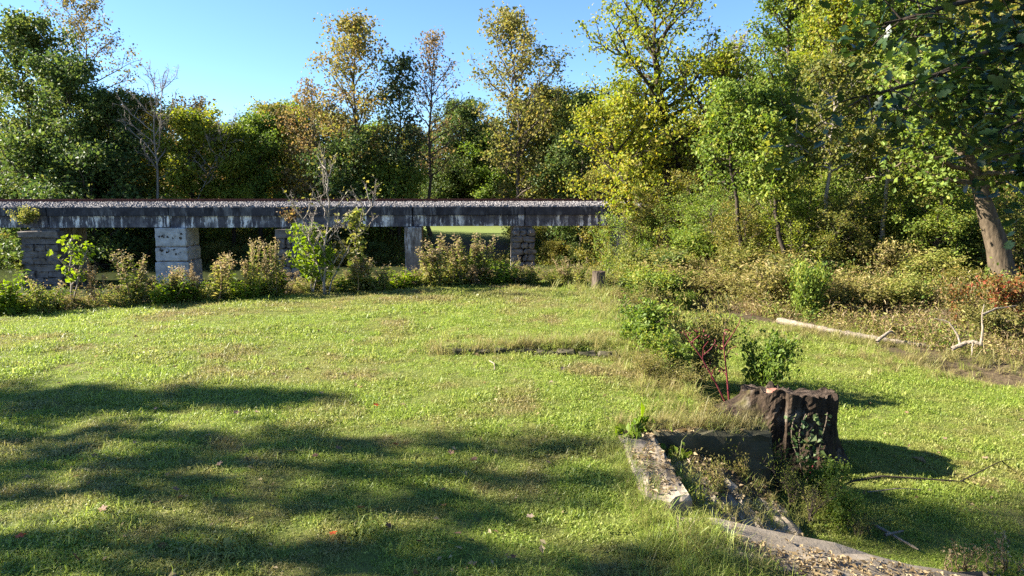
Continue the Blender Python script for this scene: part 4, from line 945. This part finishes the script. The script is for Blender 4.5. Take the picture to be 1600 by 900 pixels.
# logs and driftwood
def log(name, label, pts, rad, mat, cat='log', sides=10, branches=()):
    pts = np.array(pts, float); o = pts[0].copy(); t = thing(name, label, cat, tuple(o)); a = Acc(); n = 24
    s = np.linspace(0, len(pts)-1, n); P = np.stack([np.interp(s, range(len(pts)), pts[:, i]) for i in range(3)], -1)-o
    r = np.random.default_rng(len(label)); P += np.cumsum(r.normal(0, .012*rad*6, P.shape), 0)*np.array([1, 1, .25]); rr = np.interp(s, [0, len(pts)-1], [rad, rad*.6])*(1+r.normal(0, .05, n)); rr[-1] *= .5; rr[0] *= .8
    rr = rr*(1+.12*np.sin(np.arange(n)*1.9)); tubes(a, P, rr, sides, cap=True); link('log_body' if cat == 'log' else 'stem', a.mesh('stem', M[mat], True), t)
    for b in branches:
        b = np.array(b, float)-o; a = Acc(); n2 = 9; s2 = np.linspace(0, len(b)-1, n2); Q = np.stack([np.interp(s2, range(len(b)), b[:, i]) for i in range(3)], -1)+r.normal(0, rad*.12, (n2, 3)); tubes(a, Q, np.linspace(rad*.55, rad*.15, n2), 6); link('branch', a.mesh('branch', M[mat], True), t)
    return t
def gp(px, py, z, dz=0): x, y = at_z(px, py, z); return (x, y, hz(x, y)+dz)
def dp(px, py, D): return at_d(px, py, D)
log('fallen_log', 'long bleached log lying along the edge of the lower lawn', [gp(1215, 509, -.75, .10), gp(1290, 522, -.75, .08), gp(1330, 527, -.75, .05)], .095, 'driftwood')
log('fallen_log', 'second bleached log continuing the line towards the right', [gp(1318, 528, -.75, .10), gp(1385, 536, -.75, .08), gp(1452, 541, -.75, .04)], .085, 'driftwood', branches=[[dp(1370, 534, 15.6), dp(1390, 518, 15.7), dp(1398, 522, 15.8)]])
log('driftwood', 'bleached crooked driftwood branch reaching up beside the creek', [dp(1487, 545, 14.2), dp(1508, 535, 14.2), dp(1522, 534, 14.1), dp(1536, 540, 14.0)], .05, 'driftwood', 'driftwood',
    branches=[[dp(1532, 538, 14.0), dp(1536, 515, 14.1), dp(1534, 495, 14.2), dp(1538, 475, 14.3)], [dp(1500, 538, 14.2), dp(1496, 520, 14.3), dp(1480, 502, 14.4), dp(1460, 498, 14.5)], [dp(1536, 492, 14.2), dp(1555, 482, 14.3), dp(1588, 478, 14.4)], [dp(1520, 535, 14.1), dp(1518, 555, 14.0)]])
log('dead_branch', 'bleached dead branch bending across the leaves high on the right', [dp(1165, 262, 29), dp(1195, 240, 29), dp(1240, 226, 29)], .07, 'driftwood', 'branch', branches=[[dp(1235, 215, 29), dp(1270, 245, 29)]])
log('bare_branch', 'long dark red bare branch arching over the lower lawn', [dp(1290, 776, 7.6), dp(1330, 752, 7.6), dp(1380, 744, 7.6), dp(1440, 748, 7.5), dp(1500, 752, 7.4)], .014, 'bark_dark', 'branch', 6, branches=[[dp(1500, 752, 7.4), dp(1545, 730, 7.35), dp(1570, 718, 7.3), dp(1610, 716, 7.3)], [dp(1505, 752, 7.4), dp(1520, 760, 7.4)], [dp(1566, 721, 7.3), dp(1590, 740, 7.3)]])
log('stick', 'brown stick lying on the slope beside the front wall', [gp(1368, 828, -.72, .05), gp(1434, 866, -.72, .05)], .018, 'driftwood', 'stick', 7)
log('stick', 'short pale stick lying across the brown stick', [gp(1382, 846, -.72, .075), gp(1410, 839, -.72, .075)], .016, 'driftwood', 'stick', 7)
log('twig', 'fallen reddish twig in the shade beside the stump', [gp(1355, 774, -.7, .05), gp(1400, 774, -.7, .09), gp(1440, 770, -.7, .05)], .008, 'driftwood', 'twig', 5)
log('twig', 'reddish curved twig at the foot of the stump', [gp(1255, 770, -.7, .05), gp(1270, 750, -.7, .2), gp(1290, 738, -.7, .3)], .009, 'red_stem', 'twig', 5)
log('twig', 'pale forked twig on the lawn in front of the low overgrown wall', [gp(765, 568, 0, .03), gp(772, 575, 0, .05), gp(772, 584, 0, .02)], .012, 'driftwood', 'twig', 5)

# ------------------------------------------------------------------ grass and ground cover (instanced tufts, one object each)
def proto(name, me):
    return bpy.data.objects.new(name, me)
def scatter(name, pts, rz, scl, protos, kind_idx, dry=None, tilt=.12):
    n = len(pts); me = bpy.data.meshes.new(name); me.vertices.add(n); me.vertices.foreach_set('co', np.asarray(pts, np.float32).ravel())
    r = np.random.default_rng(n)
    rot = np.column_stack([r.normal(0, tilt, n), r.normal(0, tilt, n), rz]).astype(np.float32)
    at = me.attributes.new('rot', 'FLOAT_VECTOR', 'POINT'); at.data.foreach_set('vector', rot.ravel())
    at = me.attributes.new('scl', 'FLOAT', 'POINT'); at.data.foreach_set('value', np.asarray(scl, np.float32))
    at = me.attributes.new('idx', 'INT', 'POINT'); at.data.foreach_set('value', np.asarray(kind_idx, np.int32))
    at = me.attributes.new('dry', 'FLOAT', 'POINT'); at.data.foreach_set('value', np.asarray(dry if dry is not None else np.zeros(n), np.float32))
    o = link(name, me)
    col = bpy.data.collections.new(name+' blades')
    for i, p in enumerate(protos): p.name = '%s_tuft_%02d' % (name, i); col.objects.link(p)
    g = bpy.data.node_groups.new(name, 'GeometryNodeTree'); g.interface.new_socket('Geometry', in_out='INPUT', socket_type='NodeSocketGeometry'); g.interface.new_socket('Geometry', in_out='OUTPUT', socket_type='NodeSocketGeometry')
    N = g.nodes; gi = N.new('NodeGroupInput'); go = N.new('NodeGroupOutput'); ip = N.new('GeometryNodeInstanceOnPoints'); ci = N.new('GeometryNodeCollectionInfo')
    ci.inputs['Collection'].default_value = col; ci.inputs['Separate Children'].default_value = True; ci.inputs['Reset Children'].default_value = True
    def na(nm, dt): q = N.new('GeometryNodeInputNamedAttribute'); q.data_type = dt; q.inputs[0].default_value = nm; return q.outputs[0]
    er = N.new('FunctionNodeEulerToRotation'); g.links.new(na('rot', 'FLOAT_VECTOR'), er.inputs[0])
    g.links.new(gi.outputs[0], ip.inputs['Points']); g.links.new(ci.outputs[0], ip.inputs['Instance']); ip.inputs['Pick Instance'].default_value = True
    g.links.new(na('idx', 'INT'), ip.inputs['Instance Index']); g.links.new(er.outputs[0], ip.inputs['Rotation']); g.links.new(na('scl', 'FLOAT'), ip.inputs['Scale'])
    g.links.new(ip.outputs[0], go.inputs[0])
    md = o.modifiers.new('blades', 'NODES'); md.node_group = g
    return o
def blades(acc, r, n, rad, L, wid, lean=.6, mat=0, tone=None):
    """curved grass blades: three quads' worth in 4 triangles"""
    p = np.column_stack([r.normal(0, rad, n), r.normal(0, rad, n), np.zeros(n)]); az = r.uniform(0, 2*pi, n); d = np.stack([np.cos(az), np.sin(az), 0*az], -1); s = np.stack([-np.sin(az), np.cos(az), 0*az], -1)
    Ln = L*np.exp(r.normal(0, .3, n)); ln = lean*r.uniform(.2, 1.5, n); up = np.array([0, 0, 1.0]); w_ = wid*r.uniform(.7, 1.3, n)
    m1 = p+up*(Ln*.55)[:, None]+d*(Ln*ln*.30)[:, None]; tip = p+up*(Ln*np.maximum(.25, 1-.35*ln))[:, None]+d*(Ln*ln*.85)[:, None]
    V = np.stack([p-s*w_[:, None]*.5, p+s*w_[:, None]*.5, m1-s*w_[:, None]*.42, m1+s*w_[:, None]*.42, tip], 1).reshape(-1, 3); b = np.arange(n)[:, None]*5
    t = r.random(n) if tone is None else tone
    acc.add(V, b+np.array([[0, 1, 3, 2]]), mat, t); acc.add(V, b+np.array([[2, 3, 4]]), mat, t)
PR = []
for i in range(6):
    r = np.random.default_rng(200+i); a = Acc(); blades(a, r, 18, .045, (.030, .038, .026, .042, .034, .05)[i], .0065, 1.1)
    n = 14; leaves(a, np.column_stack([r.normal(0, .045, n), r.normal(0, .045, n), r.uniform(.010, .028, n)]), .017, r, 1.4, .75)
    PR.append(proto('tuft', a.mesh('tuft', M['grass'])))
# where lawn grows, thicker close by
r = np.random.default_rng(211)
def in_view(x, y, m=3.5): return np.abs(x) < .78*y+m
def steps_mask(x, y): return (x > 1.22) & (x < 4.1) & (y > 5.1) & (y < 7.6) & ((x < 2.90) | (y < 5.5))
pts = []; scs = []
for (y0, y1, dens, sc) in ((3.6, 6.5, 430, .85), (6.5, 10, 330, .92), (10, 15, 210, 1.05), (15, 24, 120, 1.3)):
    Wd = .78*y1+3.5; n = int(2*Wd*(y1-y0)*dens); x = r.uniform(-Wd, Wd, n); y = r.uniform(y0, y1, n); k = in_view(x, y)&(r.random(n) < lawn_mask(x, y)*(1+vnoise(x, y, .35, 21)*1.1+.15)) & ~steps_mask(x, y)
    x = x[k]; y = y[k]; pts.append(np.column_stack([x, y])); scs.append(sc*np.exp(r.normal(0, .22, len(x)))*(1+.8*vnoise(x, y, .6, 22)+.5*vnoise(x, y, .2, 23)))
P2 = np.concatenate(pts); sc = np.concatenate(scs); z = height(P2[:, 0], P2[:, 1]); n = len(P2)
drym = np.clip(sstep(.06, .30, vnoise(P2[:, 0], P2[:, 1], .8, 31)+.5*vnoise(P2[:, 0], P2[:, 1], .25, 32)), 0, 1)*.8
for (px, py, rx, ry) in [(345, 488, 1.4, .5), (790, 462, 1.5, .8), (470, 478, 1.6, .5), (650, 470, 1.6, .6), (220, 838, .38, .12), (60, 770, .8, .25), (500, 590, 1.5, .3), (560, 690, .8, .2), (320, 490, .8, .4), (830, 690, .6, .2), (880, 480, 1, .6)]:
    cx, cy = at_z(px, py, 0); drym = np.maximum(drym, np.exp(-((P2[:, 0]-cx)/rx)**2-((P2[:, 1]-cy)/ry)**2))
drym = np.clip(drym+.22*sstep(12, 19, P2[:, 1])*sstep(-.2, .3, vnoise(P2[:, 0], P2[:, 1], 1.7, 35)), 0, 1)
o = scatter('lawn_grass', np.column_stack([P2, z-.004]), r.uniform(0, 6.28, n), sc, PR, r.integers(0, 6, n), drym*(.35+.65*r.random(n))*np.where(P2[:, 0] > terrace_x(P2[:, 1])+.5, .3, 1.0))
tag(o, 'short green and yellow lawn grass covering both terraces', 'grass', None, 'stuff')
# long grass beside the steps and on walls
PR = []
for i in range(5):
    r = np.random.default_rng(230+i); a = Acc(); blades(a, r, 22, .05, (.18, .24, .15, .28, .2)[i], .007, 1.1); PR.append(proto('long', a.mesh('long', M['grass'])))
r = np.random.default_rng(241); regs = []
def reg(cx, cy, sx, sy, n, sc, dry): regs.append((np.column_stack([r.normal(cx, sx, n), r.normal(cy, sy, n)]), np.full(n, sc)*np.exp(r.normal(0, .25, n)), np.clip(r.normal(dry, .25, n), 0, 1)))
reg(1.50, 5.40, .20, .32, 120, .55, .35); reg(1.45, 4.85, .35, .25, 120, .55, .25); reg(7.6, 17.2, .5, .3, 120, .6, .7); reg(8.7, 15.9, .5, .3, 110, .6, .7); reg(1.2, 6.2, .10, .7, 120, .45, .3); reg(2.3, 7.75, .42, .08, 190, .45, .85); reg(2.2, 7.95, .4, .15, 160, .6, .6)
reg(2.4, 9.2, .35, .8, 160, .7, .7); reg(2.2, 11.0, .3, .7, 140, .8, .7); reg(.4, 11.75, 1.1, .10, 260, .7, .6); reg(2.6, 15, .4, 2.2, 160, 1.0, .5); reg(3.0, 19.5, .8, .9, 130, 1.2, .5); reg(3.9, 4.5, .35, .25, 90, 1.0, .3); reg(1.75, 6.4, .12, .5, 40, .5, .3); reg(2.5, 5.62, .3, .05, 50, .5, .8)
reg(3.4, 7.4, .5, .5, 120, .5, .2); reg(2.3, 6.5, .35, .5, 70, .45, .6); reg(1.62, 6.2, .06, .6, 70, .55, .3); reg(1.25, 6.6, .06, .6, 90, .45, .3); reg(9.2, 14.1, 1.2, .5, 160, .8, .8); reg(9.6, 12.9, 1.0, .45, 220, .6, .7); reg(8, 16.6, 1.5, .6, 200, .8, .7)
P2 = np.concatenate([g[0] for g in regs]); sc = np.concatenate([g[1] for g in regs]); dr = np.concatenate([g[2] for g in regs]); z = height(P2[:, 0], P2[:, 1])
inw = (P2[:, 0] > 1.62) & (P2[:, 0] < 2.98) & (P2[:, 1] > 7.47) & (P2[:, 1] < 7.78); z = np.where(inw, .08, z)
ok = ~((P2[:, 0] > 1.95) & (P2[:, 0] < 4.0) & (P2[:, 1] > 4.5) & (P2[:, 1] < 5.6) & (r.random(len(P2)) < .88))
P2 = P2[ok]; sc = sc[ok]; dr = dr[ok]; z = z[ok]
inf = (P2[:, 0] > 1.45) & (P2[:, 0] < 4.05) & (P2[:, 1] > 4.55) & (P2[:, 1] < 5.58); z = np.where(inf, -.02-.23*np.clip(P2[:, 0]-1.6, 0, 3), z)
for x0, x1, zt in ((1.64, 2.04, -.17), (2.04, 2.43, -.36), (2.43, 2.89, -.53)): z = np.where((P2[:, 0] > x0) & (P2[:, 0] < x1) & (P2[:, 1] > 5.6) & (P2[:, 1] < 7.45), zt, z)
o = scatter('long_grass', np.column_stack([P2, z-.005]), r.uniform(0, 6.28, len(P2)), sc, PR, r.integers(0, 5, len(P2)), dr, .2)
tag(o, 'long uncut grass round the steps and terrace edge', 'grass', None, 'stuff')
# tangled cover of the right bank and river edge
PR = []
for i, (lf, nn, L, asp) in enumerate([('ground_weed', 80, .058, .4), ('weed_leaf', 85, .062, .5), ('leaf_green', 80, .065, .6), ('dry_weed', 70, .09, .14), ('leaf_olive', 80, .062, .55)]):
    r = np.random.default_rng(250+i); a = Acc(); p = np.column_stack([r.normal(0, .17, nn), r.normal(0, .17, nn), np.abs(r.normal(.0, .20, nn))+.02]); leaves(a, p, L, r, .7, asp); blades(a, r, 6, .12, .35, .008, .7)
    PR.append(proto('cover', a.mesh('cover', M[lf])))
r = np.random.default_rng(261); pts = []
n = 26000; x = r.uniform(2, 40, n); y = r.uniform(11, 48, n); q = creek_q(x, y); dens = np.clip(26/(y+1), 0, 1)
k = (q > .38+.5*vnoise(x, y, .8, 41)) & in_view(x, y, 3) & (r.random(n) < dens) & (x > np.interp(y, [18, 22, 30, 48], [3, 3.2, 5, 9])); k &= ~((np.abs((x-9.6)*.5+(y-12.9)*.866) < .6) & (x > 8.6))
k &= (r.random(n) < np.where(q > 4.5, .42, 1.0)*(1+1.4*vnoise(x, y, 1.3, 43)))
pts.append(np.column_stack([x[k], y[k]])); n0 = k.sum()
n = 2600; x = r.uniform(-24, 6, n); y = edge_y(x)+r.uniform(-.35, 1.8, n); k = in_view(x, y, 3); pts.append(np.column_stack([x[k], y[k]])); n1 = k.sum()
n = 5000; x = r.uniform(-75, 22, n); y = r.uniform(76, 92, n); k = ~((x > -13) & (x < 0) & (y > 79)); x = x[k]; y = y[k]; n = len(x); pts.append(np.column_stack([x, y]))
P2 = np.concatenate(pts); nn = len(P2); z = height(P2[:, 0], P2[:, 1]); sc = np.concatenate([r.uniform(.5, 1.5, n0)*(1+.7*vnoise(P2[:n0, 0], P2[:n0, 1], 1.0, 44)), r.uniform(.5, 1.0, n1), r.uniform(2.2, 4.5, n)])
qq = creek_q(P2[:n0, 0], P2[:n0, 1]); strawy = r.random(n0) < .85*(1-sstep(2.5, 6.5, qq))
pi_ = np.concatenate([np.where(strawy, r.choice([0, 3, 3, 0, 1], n0), r.choice([0, 1, 2, 3, 4], n0, p=[.30, .25, .2, .1, .15])), r.choice([0, 1, 2, 3, 4], n1, p=[.4, .3, .05, .2, .05]), r.choice([0, 2, 4], n, p=[.2, .2, .6])])
o = scatter('bank_undergrowth', np.column_stack([P2, z-.02]), r.uniform(0, 6.28, nn), sc, PR, pi_, None, .2)
tag(o, 'tangled green and straw undergrowth covering the banks', 'undergrowth', None, 'stuff')

# low overgrown wall in the lawn
t = thing('overgrown_edging', 'low overgrown line of old edging stones across the lawn', 'edging', (0, 0, 0)); r = np.random.default_rng(271)
for i, xx in enumerate(np.arange(-1.05, 1.75, .36)):
    yy = 11.72-.12*(xx+1.2); z0 = hz(xx, yy-.25); a = Acc(); V, F = rough_box(xx+.01, xx+.34, yy-.07, yy+.12, z0-.1, z0+r.uniform(.05, .11), r, .012, .03, 1); add_poly(a, V, F); link('stone', a.mesh('stone', M['mossy']), t)

# litter, twigs and soil crumbs that have gathered on the steps and walls
r = np.random.default_rng(275); la = Acc()
def litter(x0, x1, y0, y1, zf, n, L):
    x = r.uniform(x0, x1, n); y = r.uniform(y0, y1, n); k = vnoise(x, y, .22, 51)+.6*vnoise(x, y, .08, 52) > -.05; x = x[k]; y = y[k]
    leaves(la, np.column_stack([x, y, zf(x)+r.uniform(.006, .02, len(x))]), L, r, 2.5, .55, None, 0, None, .2, .5)
litter(1.27, 1.62, 5.95, 7.56, lambda x: .045+0*x, 700, .026); litter(1.64, 2.04, 5.6, 7.45, lambda x: -.17+0*x, 900, .03); litter(2.05, 2.43, 5.6, 7.45, lambda x: -.36+0*x, 800, .03)
litter(2.44, 2.89, 5.6, 7.45, lambda x: -.53+0*x, 700, .03); litter(1.62, 2.98, 7.47, 7.78, lambda x: .085+0*x, 900, .035); litter(1.6, 4.0, 4.6, 5.56, lambda x: -.01-.23*np.clip(x-1.6, 0, 3), 3600, .026)
q = r.integers(0, SZ.size, 1500); leaves(la, np.column_stack([SXg.ravel()[q]+r.normal(0, .012, 1500), SYg.ravel()[q]+r.normal(0, .012, 1500), SZ.ravel()[q]+r.uniform(.004, .02, 1500)]), .04, r, 1.8, .5, None, 0, None, .2, .5)
n = 1300; y = 4+16*r.random(n)**1.3; x = r.uniform(-.78, .78, n)*y; k = (lawn_mask(x, y) > .5) & (vnoise(x, y, 1.3, 55) > -.15); x = x[k]; y = y[k]
leaves(la, np.column_stack([x, y, height(x, y)+r.uniform(.02, .045, len(x))]), .045, r, 1.2, .6, None, 0, None, .2, .4)
tag(link('leaf_litter', la.mesh('leaf_litter', M['dry_weed'])), 'dry crumbled leaf litter lying on the old steps, walls and lawn', 'litter', None, 'stuff')
# fallen leaves on the lawn
def leaf_outline(seed, lobes=5, deep=.45):
    r = np.random.default_rng(seed); n = 22; th = np.linspace(-pi, pi, n, endpoint=False)
    rad = .5*(1-deep*.5+deep*.5*np.cos(th*lobes))*(1+.12*r.normal(size=n)*.5)
    V = np.stack([rad*np.cos(th), rad*np.sin(th)*.85, .10*np.abs(np.sin(th))*rad+r.normal(0, .02, n)], -1); V = np.concatenate([V, [[0, 0, 0]]])
    F = np.array([(i, (i+1) % n, n) for i in range(n)]); a = Acc(); a.add(V, F, 0, r.random()); return a
FL = [leaf_outline(280+i).mesh('fallen_leaf', M['fallen_brown']) for i in range(4)]; FR = leaf_outline(290).mesh('fallen_leaf', M['fallen_red'])
def fallen(me, px, py, size, label, group=None, z=0.0):
    x, y = at_z(px, py, z); o = link('fallen_leaf', me, None, (x, y, hz(x, y)+.055), (RNG.normal(0, .35), RNG.normal(0, .35), RNG.uniform(0, 6)), (size, size, size)); tag(o, label, 'leaf', group)
fallen(FR, 588, 638, .10, 'bright red fallen leaf in the middle of the sunlit lawn')
fallen(FR, 521, 844, .085, 'orange red fallen leaf in the shade at the bottom of the photo')
fallen(FR, 33, 852, .09, 'orange fallen leaf at the bottom left corner')
fallen(FR, 998, 678, .10, 'red fallen leaf beside the kerb slab')
for px, py in [(560, 605), (918, 624), (430, 585), (365, 651), (703, 711), (568, 802), (425, 802), (165, 812), (880, 585), (775, 645), (270, 780), (240, 640), (150, 720), (330, 690), (455, 715), (525, 708), (490, 722), (620, 700), (690, 770), (740, 720), (860, 725), (830, 810), (650, 855), (610, 830), (120, 885), (250, 800), (340, 740), (90, 600), (210, 700), (805, 880), (720, 840), (400, 650), (950, 660), (1330, 700), (1420, 650), (1480, 690), (1540, 720), (1370, 590)]:
    fallen(FL[RNG.integers(0, 4)], px+RNG.uniform(-6, 6), py, RNG.uniform(.06, .11), 'small curled brown fallen leaf on the lawn', 'brown fallen leaves on the lawn', -.72 if px > 1250 else 0.0)

# ------------------------------------------------------------------ overhanging oak branch, upper right
r = np.random.default_rng(301)
oak = thing('oak_tree', 'shaded oak overhanging the upper right corner with large dark leaves', 'tree', (9.5, 7.0, hz(9.5, 7.0)))
og = np.array(oak.location)
a = Acc(); u = np.linspace(0, 1, 10); tubes(a, np.column_stack([.25*np.sin(u*3), .2*u, 11*u-.2]), .34*(1-u)**.7+.04, 12); link('trunk', a.mesh('trunk', M['bark'], True), oak)
def leaf_shape(seed):
    r = np.random.default_rng(seed)
    half = [(0, .0), (.06, .03), (.16, .13), (.26, .22), (.34, .12), (.46, .27), (.58, .34), (.64, .17), (.76, .22), (.86, .17), (.90, .09), (1.0, 0)]
    half = [(x, w_*r.uniform(.85, 1.15)) for x, w_ in half]; V = []; F = []
    for x, w_ in half: V += [(x-.5, w_, .18*w_+.10*x*x-.05), (x-.5, 0, .10*x*x-.05), (x-.5, -w_, .18*w_+.10*x*x-.05)]
    for i in range(len(half)-1): F += [(3*i, 3*i+1, 3*i+4, 3*i+3), (3*i+1, 3*i+2, 3*i+5, 3*i+4)]
    return np.array(V), np.array(F)
tips = []
boughs = [[(9.4, 7.1, 5.4), (7.4, 7.0, 5.0), (5.6, 6.8, 4.5), (4.2, 6.7, 4.0), (3.5, 6.6, 3.75)], [(9.4, 7.0, 4.6), (7.2, 6.6, 4.1), (5.8, 6.4, 3.7), (4.6, 6.3, 3.4)], [(9.4, 7.2, 6.2), (7.4, 7.3, 5.6), (5.9, 7.3, 5.0), (4.4, 7.2, 4.7), (3.7, 7.1, 4.55)], [(9.4, 6.9, 4.2), (7.0, 6.2, 3.7), (5.4, 6.1, 3.35), (4.6, 6.0, 3.2)], [(9.4, 7, 5), (6.8, 6.3, 4.6), (5.3, 6.0, 4.2), (4.3, 5.9, 3.85)]]
for b in boughs:
    b = np.array(b)-og; s = np.linspace(0, len(b)-1, 14); P = np.stack([np.interp(s, range(len(b)), b[:, i]) for i in range(3)], -1)+np.cumsum(r.normal(0, .02, (14, 3)), 0)
    a = Acc(); tubes(a, P, np.linspace(.07, .010, 14), 7)
    for k in range(22):
        j = r.integers(5, 14); d = unit(r.normal(size=3)+np.array([-.5, 0, -.1])); ln = r.uniform(.35, .9); uu = np.linspace(0, 1, 4)[:, None]
        Q = P[j]+d*ln*uu+np.array([0, 0, -.12])*uu**2; tubes(a, Q, np.linspace(.010, .004, 4), 4); tips += [Q[1], Q[2], Q[3], Q[3], Q[2]*.5+Q[3]*.5]
    link('bough', a.mesh('bough', M['bark_dark'], True), oak)
tips = np.array(tips); NLF = 3300
pos = tips[r.integers(0, len(tips), NLF)]+r.normal(0, .14, (NLF, 3))
W = pos+og; dep = W[:, 1]*cos(PITCH)-(W[:, 2]-CAM_Z)*sin(PITCH); pxx = 800+FPX*W[:, 0]/dep; vv = ((W[:, 2]-CAM_Z)*cos(PITCH)+W[:, 1]*sin(PITCH))/dep; pyy = 450-FPX*vv
vis = (pxx < 1610) & (pyy > -10); order = np.argsort(np.where(vis, dep, 99))
shapes = [leaf_shape(310+i) for i in range(5)]; LMe = []
for V, F in shapes:
    aa = Acc(); aa.add(V, F, 0, r.random()); LMe.append(aa.mesh('leaf', M['leaf_oak'], True))
from mathutils import Euler
rest = Acc()
for n, i in enumerate(order):
    e = (r.normal(0, .55), r.normal(.35, .5), r.uniform(0, 2*pi)); s = r.uniform(.10, .18)
    if n < 300: link('leaf', LMe[i % 5], oak, tuple(pos[i]), e, (s, s, s))
    else:
        V, F = shapes[i % 5]; m3 = np.array(Euler(e).to_matrix()); rest.add(V@m3.T*s+pos[i], F, 0, r.random())
link('foliage', rest.mesh('foliage', M['leaf_oak'], True), oak)['kind'] = 'stuff'

# tall dry stems standing in the bottom right corner
for k, (px, by, ty) in enumerate([(1483, 905, 850), (1500, 905, 838), (1512, 905, 832), (1545, 905, 845), (1570, 900, 820), (1590, 902, 846)]):
    weed('stem', 'thin upright dry stem in the bottom right corner', px, by, ty, 14, group='dry stems in the bottom right corner', z=-.75, seed=330, stems=4, R=.06, H=.5, nl=8, L=.05, npl=10, leaf='dry_weed', plume='dry_weed')
